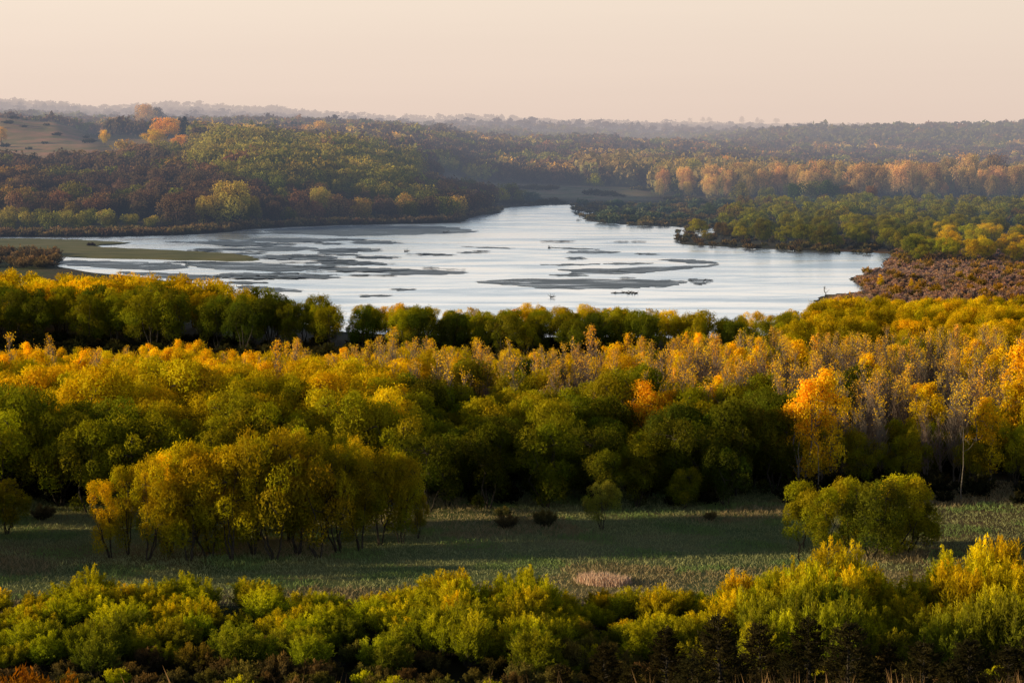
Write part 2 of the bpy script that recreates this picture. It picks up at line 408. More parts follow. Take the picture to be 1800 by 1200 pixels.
# ------------------------------------------------------------------ prototypes (mesh data only; objects are made when placed)
PROTO = {}
def reg(kind, crown, trunk, extra=None, bark='bark', leafm='leaf'):
    V, Fc, col = crown
    pk = {'H': trunk[2], 'R': float(np.percentile(np.hypot(V[:, 0], V[:, 1]), 95))}
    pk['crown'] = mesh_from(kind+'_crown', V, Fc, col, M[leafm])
    if len(trunk[0]): pk['trunk'] = mesh_from(kind+'_trunk', trunk[0], trunk[1], None, M[bark])
    if extra is not None: pk['twigs'] = mesh_from(kind+'_twigs', extra[0], extra[1], np.array([[1., 1, 1]]), M['twig'])
    PROTO.setdefault(kind, []).append(pk)
for s in range(6):   # rounded willows of the bottomland
    H = 10
    reg('willow', *lobed_tree(100+s, H, 3.5+.5*(s % 3), .2, 19+3*s, 1.05, 10500, (.34, .11), stems=3+s % 3, inner=.6, tail=.13, outw=.8, q0=.72))
for s in range(4):   # willows leafy to the ground
    reg('lowwillow', *lobed_tree(130+s, 10, 3.3+.4*(s % 2), .04, 28, 1.08, 12000, (.34, .11), stems=3, inner=.58, tail=.12, outw=.8))
for s in range(4):   # tall open willows of the near grove
    reg('grove', *lobed_tree(150+s, 12, 3.3, .12, 24+2*s, 1.0, 11500, (.32, .10), stems=4, tail=.15, tr=.18, inner=.5, outw=.7, q0=.7))
for s in range(6):   # feathery sandbar willows in the foreground
    reg('sapling', *shrub(200+s, 5.5, 2.0+.25*(s % 3), 44, 10500, (.29, .058)))
for s in range(4):
    reg('bush', *shrub(240+s, 2.4, 1.6, 34, 4200, (.20, .07), twigr=.014))
for s in range(5):   # golden cottonwoods
    reg('cottonwood', *lobed_tree(300+s, 13, 2.6+.3*(s % 3), .10, 36, .9, 6800, (.25, .20), stems=2+s % 2, kind='c', inner=.3, tail=.22, outw=.2, shape=.55, tr=.2, tint=.3), bark='pale')
for s in range(5):   # nearly bare young cottonwoods
    a, b, c = poplar_bare(400+s, 12, 150+95*s, .20, 280, low=.70-.03*s)
    reg('bare', a, b, c, bark='pale')
for s in range(3):
    reg('cedar', *cedar_geo(500+s, 8, 2.2, 9000, (.24, .07)))
for s in range(5):   # oaks of the far bank
    reg('oak', *lobed_tree(600+s, 10, 5.0, .10, 13, 2.5, 1700, (.70, .5), stems=1, kind='c', inner=.8, tail=.03, outw=.2, tr=.3, tint=.15, nj=.2))
for s in range(3):   # big spreading cottonwoods of the far bank
    reg('bigcotton', *lobed_tree(640+s, 19, 8.2, .18, 40, 2.5, 6500, (.7, .5), stems=2, kind='c', inner=.6, tail=.09, outw=.3, tr=.5, nj=.25))
for s in range(2):
    reg('farcedar', *cedar_geo(680+s, 12, 3.2, 1600, (.8, .35)))

# ------------------------------------------------------------------ things
THINGS = []   # (root, zone, kindword, px, row, depth, height) for the labels
def link(name, data, parent=None):
    o = bpy.data.objects.new(name, data); C.objects.link(o)
    if parent is not None: o.parent = parent
    return o
def plant(kind, x, y, H, color, name, cat, zone, label=None, wid=1.0, variant=None, rot=None, z=None, tilt=None, twigcol=None):
    pk = PROTO[kind][variant if variant is not None else int(rng.integers(len(PROTO[kind])))]
    z = float(tz(x, y)) if z is None else z
    s = H/pk['H']
    root = bpy.data.objects.new(name, None); C.objects.link(root)
    root.empty_display_size = .5
    root.location = (x, y, z); root.rotation_euler = (tilt[0] if tilt else 0, tilt[1] if tilt else 0, rng.random()*6.283 if rot is None else rot)
    root.scale = (s*wid, s*wid, s)
    if 'trunk' in pk: link('trunk', pk['trunk'], root)
    if 'twigs' in pk:
        t = link('branches', pk['twigs'], root); t.color = (*(twigcol or (.33, .23, .19)), 1)
    c = link('crown', pk['crown'], root); c.color = (*color, 1)
    root['category'] = cat
    px, row = proj(x, y, z+H*.7)
    THINGS.append(dict(o=root, zone=zone, kind=cat, px=px, row=row, y=y, H=H, col=color, label=label))
    return root
def setk(o, kind=None, label=None, cat=None, group=None):
    if kind: o['kind'] = kind
    if label: o['label'] = label
    if cat: o['category'] = cat
    if group: o['group'] = group
    return o
def structure(name, me, label=None, cat=None):
    return setk(link(name, me), 'structure', label, cat)

def jit(c, v=.12, h=.035):
    k = 1+rng.normal()*v; return tuple(float(max(.002, a*k*(1+rng.normal()*h))) for a in c)
def mixc(a, b, t): return tuple(a[i]*(1-t)+b[i]*t for i in range(3))
GREEN = (.075, .105, .012); YGREEN = (.40, .335, .013); YEL = (.80, .52, .012); GOLD = (.92, .57, .015); ORANGE = (.82, .46, .09)
LIME = (.66, .575, .020); OLIVE = (.20, .18, .035); RUST = (.24, .12, .04); BROWN = (.145, .095, .052)

def scatter(pxr, yr, n, spacing, ok=None, seedr=None):
    """poisson-ish points, uniform over ground between two bearings and two distances"""
    g = rng; pts = []; tries = 0
    cell = {}
    while len(pts) < n and tries < n*40:
        tries += 1
        y = math.sqrt(g.random()*(yr[1]**2-yr[0]**2)+yr[0]**2)
        px = pxr[0]+g.random()*(pxr[1]-pxr[0]); x = (px-900)/F*y
        if ok and not ok(px, y, x): continue
        k = (int(x//spacing), int(y//spacing)); bad = False
        for i in (-1, 0, 1):
            for j in (-1, 0, 1):
                for (a, b) in cell.get((k[0]+i, k[1]+j), ()):
                    if (a-x)**2+(b-y)**2 < spacing**2: bad = True
        if bad: continue
        cell.setdefault(k, []).append((x, y)); pts.append((x, y, px))
    return pts
def yrow(row, z=0.0):
    return at(900, row, z)[1]
def lin(px, *pairs):
    return float(np.interp(px, [p[0] for p in pairs], [p[1] for p in pairs]))


# ---- templates for whole masses of vegetation (merged into one mesh each)
def template(kind, n, grow, trunk=True, seedk=0):
    """thinned copies of a grown tree: fewer, larger leaf sprays"""
    out = []
    for pk in PROTO[kind]:
        me = pk['crown']; V = np.empty(len(me.vertices)*3, np.float32); me.vertices.foreach_get('co', V); V = V.reshape(-1, 4, 3)
        c = np.empty(len(me.vertices)*4, np.float32); me.attributes['Col'].data.foreach_get('color', c); c = c.reshape(-1, 4, 4)[:, :, :3]
        k = rng.permutation(len(V))[:n]; V = V[k]; c = c[k]
        cen = V.mean(1, keepdims=True); V = cen+(V-cen)*grow
        tv = tf = None
        if trunk and 'trunk' in pk:
            tm = pk['trunk']; tv = np.empty(len(tm.vertices)*3, np.float32); tm.vertices.foreach_get('co', tv); tv = tv.reshape(-1, 3)
            nv = len(tm.polygons)*4; q = np.empty(nv, np.int32); tm.loops.foreach_get('vertex_index', q); tf = q.reshape(-1, 4)
            if trunk == 'main':
                tf = tf[:35]; tv = tv[:tf.max()+1]
        out.append((V, c, tv, tf, pk['H']))
    return out
class Mass:
    def __init__(s): s.V = []; s.F = []; s.c = []; s.n = 0
    def add(s, V, Fc, c):
        s.V.append(V.astype(np.float32)); s.F.append(Fc+s.n); s.c.append(c.astype(np.float32)); s.n += len(V)
    def tree(s, tpl, x, y, z, H, col, wid=1.0, bark=(.05, .04, .032)):
        V, c, tv, tf, h0 = tpl[int(rng.integers(len(tpl)))]
        a = rng.random()*6.283; k = H/h0; ca, sa = math.cos(a), math.sin(a)
        Rm = np.array([[ca*k*wid, -sa*k*wid, 0], [sa*k*wid, ca*k*wid, 0], [0, 0, k]])
        P = V.reshape(-1, 3)@Rm.T+np.array([x, y, z])
        s.add(P, np.arange(len(P)).reshape(-1, 4), c.reshape(-1, 3)*np.array(col))
        if tv is not None:
            P = tv@Rm.T+np.array([x, y, z]); s.add(P, tf, np.repeat(np.array([bark]), len(P), 0))
    def make(s, name, label, cat, m='leaf'):
        me = mesh_from(name, np.concatenate(s.V), np.concatenate(s.F), np.concatenate(s.c), M[m])
        return setk(link(name, me), 'stuff', label, cat)

# ------------------------------------------------------------------ ground
cols = np.unique(np.concatenate([np.linspace(-9000, -700, 50), np.linspace(-700, -50, 60), np.linspace(-50, 1850, 380), np.linspace(1850, 2600, 40), np.linspace(2600, 6000, 24)]))
rows = np.unique(np.concatenate([np.linspace(1.5, 60, 30), np.linspace(60, 190, 40), np.linspace(190, 620, 130), np.linspace(620, 1800, 150), np.linspace(1800, 4200, 90), np.geomspace(4200, 28000, 60)]))
GX = (cols[None, :]-900)/F*rows[:, None]; GY = np.repeat(rows[:, None], len(cols), 1); GZ = tz(GX, GY)
GP = np.repeat(cols[None, :], len(rows), 0)
gc = np.ones((*GX.shape, 3))
def paint(mask, c): gc[:] = gc*(1-mask[..., None])+np.array(c)*mask[..., None]
def box(px0, px1, y0, y1, e=.15):
    w = wob(GX, GY, 25+GY*.02)*.5
    a = sstep((GP-px0)/60+w)*sstep((px1-GP)/60+w); b = sstep((GY-y0)/(y0*.03)+w)*sstep((y1-GY)/(y0*.03)+w); return a*b
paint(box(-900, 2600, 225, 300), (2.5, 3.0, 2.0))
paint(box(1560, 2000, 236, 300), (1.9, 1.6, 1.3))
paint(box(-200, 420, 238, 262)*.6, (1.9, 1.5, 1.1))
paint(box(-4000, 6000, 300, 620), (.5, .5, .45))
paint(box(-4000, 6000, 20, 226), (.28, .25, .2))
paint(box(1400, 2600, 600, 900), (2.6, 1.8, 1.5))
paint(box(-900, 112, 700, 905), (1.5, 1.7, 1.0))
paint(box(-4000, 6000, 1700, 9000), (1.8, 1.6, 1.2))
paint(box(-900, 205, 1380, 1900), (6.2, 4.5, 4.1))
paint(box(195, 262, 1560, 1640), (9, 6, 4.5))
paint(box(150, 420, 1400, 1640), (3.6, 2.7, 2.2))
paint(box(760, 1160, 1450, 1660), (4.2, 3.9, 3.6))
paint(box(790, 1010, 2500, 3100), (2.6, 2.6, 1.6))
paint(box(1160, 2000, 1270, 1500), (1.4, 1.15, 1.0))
i = np.arange(len(rows)-1)[:, None]*len(cols); j = np.arange(len(cols)-1)[None, :]
q = np.stack([i+j, i+j+1, i+j+1+len(cols), i+j+len(cols)], -1).reshape(-1, 4)
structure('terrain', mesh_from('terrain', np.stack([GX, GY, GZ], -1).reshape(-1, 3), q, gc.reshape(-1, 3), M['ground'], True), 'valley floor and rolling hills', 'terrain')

def outline(pts, z, n=8, wobble=.6):
    P = np.array(pts, float); m = len(P); out = []
    for k in range(m):
        p0, p1, p2, p3 = P[k-1], P[k], P[(k+1) % m], P[(k+2) % m]
        for t in np.arange(n)/n:
            out.append(.5*((2*p1)+(-p0+p2)*t+(2*p0-5*p1+4*p2-p3)*t*t+(-p0+3*p1-3*p2+p3)*t**3))
    W = []
    for k, (a, b) in enumerate(out):
        x, y = at(a, b, z)
        s = wobble*y/900
        W.append((x+s*1.5*math.sin(k*1.7+a*.05), y+s*3*math.sin(k*1.1+b), z))
    return W
def sheet(name, pts, z, m, n=8, wobble=.6, skirt=0):
    W = outline(pts, z, n, wobble)
    bm = bmesh.new(); vs = [bm.verts.new(p) for p in W]
    f = bm.faces.new(vs)
    if f.normal.z < 0: f.normal_flip()
    if skirt:
        r = bmesh.ops.extrude_face_region(bm, geom=[f]); nv = [e for e in r['geom'] if isinstance(e, bmesh.types.BMVert)]
        cx = sum(v.co.x for v in nv)/len(nv); cy = sum(v.co.y for v in nv)/len(nv)
        for v in nv: v.co.z += skirt; v.co.x += (cx-v.co.x)*.04; v.co.y += (cy-v.co.y)*.12
    bmesh.ops.triangulate(bm, faces=bm.faces[:])
    bm.normal_update()
    me = bpy.data.meshes.new(name); bm.to_mesh(me); bm.free(); me.materials.append(m)
    return me
river = [(-900, 420), (-300, 419), (0, 417), (150, 417), (300, 414), (400, 408), (440, 403), (520, 399), (600, 396), (700, 394), (790, 392), (815, 390), (824, 384), (850, 378), (877, 375), (880, 369), (900, 364.5), (960, 361), (1008, 361),
 (1016, 367), (1042, 372), (1026, 380), (1032, 388), (1065, 392), (1120, 396.5), (1190, 399), (1250, 401), (1252, 409), (1205, 420), (1196, 429), (1260, 433), (1350, 438), (1450, 441.5), (1520, 444), (1568, 447),
 (1556, 456), (1553, 463), (1562, 472), (1530, 478), (1500, 487), (1495, 492), (1510, 499), (1534, 506), (1520, 510), (1490, 515), (1450, 519), (1432, 530), (1428, 546), (1415, 565), (1380, 585), (1250, 594), (1000, 592), (760, 590), (600, 582), (500, 560), (420, 530), (330, 500), (240, 487), (112, 471), (103, 455), (0, 447), (-300, 446), (-900, 446)]
structure('river', sheet('river', river, .12, M['water'], 8, .5), 'broad shallow braided river', 'river')
structure('grassy_islet', sheet('grassy_islet', [(-900, 419.2), (0, 419.4), (110, 420.5), (180, 423.5), (228, 427), (176, 431), (182, 435), (300, 441), (400, 447), (452, 453.5), (440, 459), (350, 458), (250, 456), (112, 452), (0, 448), (-900, 448)], .14, M['islet'], 8, .5, .35), 'low grassy islet along the left bank', 'islet')
bars = [
 [(470, 405), (600, 397.5), (700, 396.5), (790, 399), (838, 407), (800, 410), (700, 413.5), (600, 415), (520, 411)],
 [(813, 433.5), (870, 434.5), (902, 437), (860, 436)], [(808, 443), (830, 442.5), (842, 445), (812, 445)], [(735, 445), (780, 446.5), (800, 449), (750, 448.5)],
 [(560, 438), (610, 437), (646, 439), (620, 445), (570, 447)], [(560, 459), (620, 458), (665, 461), (640, 465), (580, 466)],
 [(540, 470), (640, 470.5), (700, 472), (815, 478), (790, 482), (700, 483), (680, 480), (600, 476)],
 [(970, 435), (1020, 436), (1052, 439), (1000, 437.5)], [(1000, 441.5), (1030, 440), (1085, 442.5), (1070, 445), (1010, 445)], [(998, 452.5), (1020, 452), (1028, 455), (1005, 456)],
 [(952, 465.5), (1000, 464), (1056, 464), (1000, 466.5)], [(1064, 463.5), (1110, 461.5), (1146, 463), (1100, 465)], [(1118, 445.5), (1140, 445), (1156, 447), (1130, 447.5)],
 [(982, 473.5), (1060, 472), (1150, 469), (1220, 467), (1262, 465.5), (1200, 473), (1150, 477), (1110, 480.5), (1010, 481), (1012, 478)],
 [(1160, 456), (1210, 456), (1248, 459), (1256, 463), (1200, 461.5)],
 [(838, 494), (940, 490), (1100, 491), (1190, 493), (1203, 496), (1170, 504), (1140, 504), (1100, 506), (1000, 507.5), (940, 505), (890, 500)],
 [(1214, 490.5), (1248, 491), (1244, 497), (1228, 500), (1216, 495)], [(970, 483), (1010, 482), (1030, 484), (990, 485)],
 [(425, 502), (480, 505), (535, 511), (480, 512.5), (430, 508)], [(690, 507), (728, 508), (700, 510)], [(1080, 515), (1080, 514), (1100, 514)], [(640, 518), (690, 519), (640, 521)],
 [(112, 458), (200, 459), (300, 463), (330, 470), (260, 474), (190, 470), (120, 466)], [(330, 463), (430, 461), (520, 466), (560, 472), (500, 477), (420, 474), (350, 470)],
 [(210, 478), (300, 480), (380, 486), (360, 492), (280, 487)], [(380, 482), (460, 480), (560, 484), (600, 488), (520, 490), (430, 489)], [(400, 494), (470, 496), (420, 499)],
 [(620, 424), (670, 423), (700, 426), (650, 428)], [(440, 420), (520, 418), (600, 421), (560, 425), (470, 425)], [(330, 426), (420, 424), (480, 428), (400, 431)], [(430, 436), (500, 433), (560, 436), (500, 441)],
 [(470, 448), (540, 450), (600, 453), (530, 456), (480, 453)],
]
for _ in range(46):     # thin slivers of wet sand between the larger bars on the left
    a = 340+rng.random()*330; b = 409+rng.random()*82; w = 14+rng.random()*52; h = .5+rng.random()*1.3
    bars.append([(a-w, b), (a-w*.2, b-h), (a+w, b+.3), (a+w*.1, b+h)])
for _ in range(9):
    a = 740+rng.random()*420; b = 420+rng.random()*85; w = 8+rng.random()*26; h = .3+rng.random()*.5
    bars.append([(a-w, b), (a-w*.2, b-h), (a+w, b+.3), (a+w*.1, b+h)])
for k, bp in enumerate(bars):
    structure('sandbar', sheet('sandbar', bp, .13+.004*k, M['sandbar'], 8, .8, .03), 'bare wet sandbar in the river', 'sandbar')

# ------------------------------------------------------------------ foreground willow saplings
def htop(y, row, z0=0.0):
    return 45-y*math.tan(R(5.08)+math.atan((row-600)/F))-z0
FT = [(0, 1035), (60, 1010), (140, 1000), (230, 1015), (330, 1008), (500, 1005), (640, 1012), (700, 1012), (745, 978), (810, 970), (860, 1003), (915, 965), (975, 990), (1015, 1035), (1090, 1040), (1130, 990), (1200, 1015), (1265, 1015), (1288, 962), (1400, 950), (1450, 930), (1510, 955), (1560, 995), (1630, 1005), (1665, 975), (1710, 930), (1760, 920), (1800, 925), (2000, 930)]
FRONT = 'foreground thicket'
pts = scatter((-90, 1890), (194, 223), 235, 1.75)
pts.sort(key=lambda p: -p[1])
for (x, y, px) in pts:
    row = lin(px, *FT)+(223-y)*(3.8 if px < 1250 else 3.6)+rng.normal()*10+3
    H = np.clip(htop(y, row), 2.4, 9.0)
    t = rng.random()
    c = jit(mixc(LIME, YEL, np.clip(.8*t*t+.1*(px > 1280), 0, 1)) if y > 206 else mixc(mixc(GREEN, OLIVE, .5), LIME, .3+.6*t), .12)
    if rng.random() < .03: c = jit(mixc(RUST, YGREEN, .4), .1)
    plant('sapling', x, y, H, c, 'willow_sapling', 'willow sapling', FRONT, wid=np.clip(2.15/max(H/5.5, .5)/2.1, .8, 1.5))
for (x, y, px) in scatter((-60, 1860), (176, 200), 190, 1.7):
    row = 1128+14*math.sin(px*.011)+(200-y)*5+rng.normal()*9
    if px < 80: row += 30
    H = np.clip(htop(y, row, float(tz(x, y))), 1.8, 4.8)
    t = rng.random()
    c = jit(mixc(mixc(RUST, BROWN, .5), OLIVE, t), .15) if rng.random() > .10 else jit(LIME, .1)  # russet and olive, darkened to put the thicket's shade into the colour
    plant('bush', x, y, H, c, 'russet_bush' if c[0] > c[1]*1.1 else 'green_bush', 'bush', 'foreground undergrowth', wid=1.1)
# cedars on the slope below the viewpoint
for (px, row, y) in [(1062, 1128, 158), (1170, 1100, 150), (1262, 1078, 146), (1335, 1092, 160), (1420, 1082, 150), (1492, 1088, 143), (1560, 1130, 150), (1622, 1122, 140), (1704, 1118, 146), (1772, 1128, 139), (1822, 1105, 150), (1215, 1150, 136), (1668, 1160, 132), (1110, 1165, 140), (1390, 1160, 134), (985, 1165, 150)]:
    x = (px-900)/F*(y*CP+34*SP); H = htop(y, row, float(tz(x, y)))
    plant('cedar', x, y, H, jit((.040, .033, .012), .15), 'cedar_tree', 'cedar tree', 'bottom slope', wid=1.15)
for (px, row, y) in [(20, 1172, 150), (70, 1180, 146), (-20, 1165, 150), (120, 1185, 150)]:
    x = (px-900)/F*(y*CP+34*SP)
    plant('bush', x, y, htop(y, row, float(tz(x, y))), jit((.36, .15, .02)), 'orange_bush', 'bush', 'bottom left corner', wid=1.0)

# ------------------------------------------------------------------ the grove standing in the meadow
GT = [(150, 860), (180, 832), (215, 826), (255, 795), (300, 775), (370, 762), (430, 750), (500, 746), (560, 762), (640, 775), (700, 795), (740, 850), (775, 900)]
gpts = [(196, 250, -.10), (228, 252, -.08), (262, 249, -.05), (300, 252, 0), (335, 249, 0), (372, 251, 0), (408, 249, 0), (446, 252, 0), (484, 250, 0), (522, 253, 0), (560, 251, 0), (596, 254, 0), (634, 255, 0), (668, 258, 0), (706, 259, .03), (736, 262, .05),
        (285, 259, 0), (345, 260, 0), (400, 259, 0), (455, 261, 0), (510, 260, 0), (570, 262, 0), (625, 264, 0), (680, 267, 0), (430, 266, 0), (530, 268, 0), (600, 270, 0)]
GROVE = 'meadow grove'
for (px, y, tl) in gpts:
    x = (px-900)/F*y*1.015
    H = htop(y, lin(px, *GT)+abs(rng.normal())*24-4)
    t = (px-190)/560  # sunlit left and shaded right of the grove painted as yellow to green
    c = jit(mixc(mixc(YEL, YGREEN, .3), mixc(GREEN, YGREEN, .8), np.clip(t+rng.normal()*.25, 0, 1)), .12)
    plant('lowwillow' if rng.random() < .35 else 'grove', x, y, H, c, 'willow_tree', 'willow tree', GROVE, wid=.72+.2*rng.random(), tilt=(0, tl*1.5))
CL = 'right meadow clump'
for (px, y, row, c) in [(1408, 257, 850, YGREEN), (1446, 251, 862, YGREEN), (1488, 256, 838, YGREEN), (1528, 250, 836, GREEN), (1566, 252, 836, LIME), (1592, 254, 834, YGREEN), (1622, 257, 885, GREEN)]:
    x = (px-900)/F*y*1.015
    plant('lowwillow', x, y, htop(y, row), jit(mixc(c, YGREEN, .3)), 'willow_tree', 'willow tree', CL, wid=.98)
x, y = at(1058, 932)
plant('willow', x, y, htop(y, 850), jit((.30, .31, .04)), 'willow_tree', 'willow tree', 'meadow', label='lone small round tree standing in the dark meadow before the wood', wid=.85)
x, y = at(12, 940)
plant('willow', x, y, htop(y, 842), jit(YGREEN), 'willow_tree', 'willow tree', 'meadow', label='round yellow-green tree at the left edge standing alone in the meadow', wid=1.0)

# ------------------------------------------------------------------ the wood behind the meadow
NW = dict(willow_tree=len(gpts)+9)
WOOD = 'wood behind meadow'
def frontrow(px): return lin(px, (-100, 898), (250, 902), (300, 890), (760, 905), (900, 912), (1300, 890), (1380, 868), (1900, 862))
thicket = Mass(); TW = template('willow', 2600, 1.75); TWs = template('willow', 1100, 2.6); TC = template('cottonwood', 1500, 1.8); TBt = template('bush', 900, 2.0, False)
wpts = scatter((-70, 1870), (280, 345), 190, 5.0, lambda px, y, x: y > yrow(frontrow(px)) and (px < 1420 or y < 312) and not (430 < px < 720 and y < 290) and not (1370 < px < 1490 and y < 301) and not (1095 < px < 1200 and 297 < y < 326))
wpts.sort(key=lambda p: p[1])
for k in range(7):      # ragged shrubby edge between wood and meadow
    px = -60+rng.random()*1930; y = yrow(frontrow(px))*(1.0-.03*rng.random()); x = (px-900)/F*y
    if 160 < px < 760: continue
    plant('bush', x, y, 1.0+rng.random()*1.3, jit(mixc(GREEN, (.30, .20, .09), rng.random()), .15), 'edge_bush', 'bush', 'meadow edge', wid=1.3)
for (x, y, px) in wpts:
    left = px < 700
    H = (11.0 if left else 9.2)+rng.normal()*1.2
    if y < 292 and not left: H -= .8
    if px > 1400: H = 6.6+rng.normal()*1.1
    t = rng.random()
    if left: c = mixc(YGREEN, YEL, t*.9) if y > 300 else mixc(GREEN, YGREEN, .4+t*.6)
    elif px < 1400: c = mixc(GREEN, YGREEN, .15+.85*t)
    else: c = mixc(GREEN, YGREEN, .3+.6*t)
    if not left and px < 1400 and y < 300: c = mixc(GREEN, YGREEN, .55*t)
    plant('lowwillow' if (not left and px < 1420) or rng.random() < .35 else 'willow', x, y, H, jit(c, .15), 'willow_tree', 'willow tree', WOOD, wid=1.02); NW['willow_tree'] += 1
# golden and bare cottonwoods behind
BAND = 'golden belt'
def band_ok(px, y, x):
    lo = lin(px, (-100, 345), (480, 345), (900, 333), (1380, 318), (1450, 300), (1900, 298)); return y > lo
bpts = scatter((-70, 1870), (296, 432), 480, 4.3, band_ok)
bpts.sort(key=lambda p: p[1])
nb = nc = nwl = 0
for (x, y, px) in bpts:
    pbare = lin(px, (0, .10), (450, .15), (650, .5), (1000, .76), (1400, .82), (1800, .78))
    pch = wob(x, y, 22)
    H = 11.5+rng.normal()*.9
    if y > 400: H -= 1.0
    if px < 480: H -= .6
    H = min(H, max(5.5, htop(y, lin(px, (-100, 614), (200, 614), (330, 606), (420, 632), (470, 612), (560, 622), (650, 618), (760, 606), (900, 618), (1000, 622), (1200, 600), (1400, 596), (1600, 590), (1800, 570))+rng.normal()*8)))
    u = rng.random()
    if u < pbare and nb < 285:
        c = jit(mixc(ORANGE, GOLD, .3+.7*rng.random()), .12)
        tall = 1.0+ (.16 if rng.random() < .14 else 0)
        plant('bare', x, y, H*tall, c, 'bare_cottonwood', 'bare cottonwood', BAND, wid=1.1, twigcol=jit((.27, .20, .165), .15)); nb += 1
    elif u > .93 or (px < 480 and u > .62):
        plant('cottonwood', x, y, H, jit(mixc(GOLD, YEL, rng.random()), .12), 'cottonwood_tree', 'cottonwood tree', BAND, wid=1.0); nc += 1
    elif px > 950 and rng.random() < .7: continue
    elif nwl < 95:
        plant('willow', x, y, H*.88, jit(mixc(YGREEN, YEL, .3+.7*rng.random()) if px < 900 or rng.random() < .5 else mixc(GREEN, YGREEN, rng.random()), .12), 'willow_tree', 'willow tree', BAND, wid=1.05); nwl += 1
    else:
        plant('cottonwood', x, y, H*.95, jit(mixc(GOLD, YEL, rng.random()), .12), 'cottonwood_tree', 'cottonwood tree', BAND, wid=.95); nc += 1
# the ones that stand out
for (px, y, top, c, wd, lab) in [
    (1135, 322, 668, (1.0, .62, .02), 1.2, 'bright golden cottonwood crown glowing above the dark green centre wood'),
    (1172, 325, 682, (1.0, .62, .02), 1.0, 'smaller golden cottonwood touching the right side of the brightest one above the green wood'),
    (1408, 294, 672, (1.0, .62, .02), 1.0, 'tall golden cottonwood standing in front of the bare trees, left half of a pair'),
    (1450, 296, 652, (1.0, .62, .02), 1.0, 'tallest golden cottonwood of the pair standing before the bare trees'),
    (1790, 310, 570, GOLD, 1.2, 'very tall golden cottonwood cut by the right edge of the photo'),
    (1602, 335, 668, GOLD, .8, 'short golden cottonwood alone amid bare trunks right of the tall pair'),
    (1395, 372, 600, GOLD, 1.1, 'golden cottonwood rising at the back of the belt behind the tall pair'),
    (1705, 375, 590, GOLD, 1.0, 'upright golden cottonwood near the right edge at the back of the belt'),
    (700, 322, 665, YEL, 1.2, 'bright yellow tree crown above the right shoulder of the meadow grove'),
    (560, 318, 662, YEL, 1.3, 'broad yellow tree crown behind the middle of the meadow grove')]:
    x = (px-900)/F*y*1.015; H = min(htop(y, top), 17)
    plant('cottonwood', x, y, H, jit(c, .04), 'cottonwood_tree', 'cottonwood tree', BAND, label=lab, wid=wd*12/H)
for (px, y, top) in [(655, 400, 602), (690, 405, 606), (500, 398, 605), (528, 396, 600), (765, 398, 600), (830, 400, 598), (1104, 395, 590), (1210, 395, 588), (1190, 400, 600)]:
    x = (px-900)/F*y*1.01
    plant('bare', x, y, htop(y, top), jit(GOLD, .06), 'bare_cottonwood', 'bare cottonwood', BAND, wid=1.2, twigcol=(.28, .17, .11), variant=4)

# ------------------------------------------------------------------ low scrub, then the trees along the near bank
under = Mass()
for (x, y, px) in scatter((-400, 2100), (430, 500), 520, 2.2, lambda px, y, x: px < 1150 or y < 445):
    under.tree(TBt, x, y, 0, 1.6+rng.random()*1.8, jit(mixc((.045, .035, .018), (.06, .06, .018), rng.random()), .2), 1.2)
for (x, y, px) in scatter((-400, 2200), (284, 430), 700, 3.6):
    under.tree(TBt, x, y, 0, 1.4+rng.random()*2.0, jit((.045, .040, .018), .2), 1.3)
BANK = 'near bank'
def bank_ok(px, y, x):
    lo = lin(px, (-100, 500), (450, 478), (700, 468), (1250, 462), (1420, 452), (1900, 445))
    hi = lin(px, (-100, 590), (110, 585), (330, 556), (430, 530), (600, 520), (1350, 514), (1420, 545), (1450, 585), (1900, 590))
    return lo < y < hi
kpts = scatter((-60, 1860), (440, 592), 330, 4.3, bank_ok)
kpts.sort(key=lambda p: p[1])
nbl = 0
for (x, y, px) in kpts:
    H = lin(px, (0, 9.8), (300, 10.5), (430, 9.5), (560, 8.2), (1000, 7.8), (1350, 7.8), (1450, 7.6), (1800, 7.4))+rng.normal()*.8
    H = min(H*1.05, max(4.0, htop(y, lin(px, (-100, 474), (20, 466), (130, 482), (300, 480), (380, 478), (450, 505), (560, 520), (720, 530), (1000, 534), (1200, 535), (1350, 545), (1440, 524), (1600, 520), (1900, 522))+abs(rng.normal())*14)))
    hi = y > lin(px, (0, 530), (450, 500), (1400, 490), (1800, 500))
    t = rng.random()
    c = mixc(YGREEN, mixc(YEL, GOLD, .3), .3+.7*t) if hi or px > 1400 else mixc(GREEN, YGREEN, t)
    if 430 < px < 640 and hi: c = mixc(GREEN, YGREEN, .5*t)
    if nbl < 195:
        plant('willow', x, y, H, jit(c, .12), 'broadleaf_tree', 'broadleaf tree', BANK, wid=.8+.4*rng.random()); nbl += 1
    else:
        thicket.tree(TW, x, y, 0, H, jit(c, .12), 1.0)
# woods out of frame on the left (they throw the long evening shadows) and on the right
for (x, y, px) in scatter((-1500, -110), (235, 610), 520, 5.2): thicket.tree(TWs, x, y, float(tz(x, y)), 10+rng.normal(), jit(mixc(YGREEN, YEL, rng.random()), .12))
for (x, y, px) in scatter((1900, 2500), (200, 600), 200, 5.2): thicket.tree(TWs, x, y, 0, 10+rng.normal(), jit(mixc(YGREEN, YEL, rng.random()), .12))

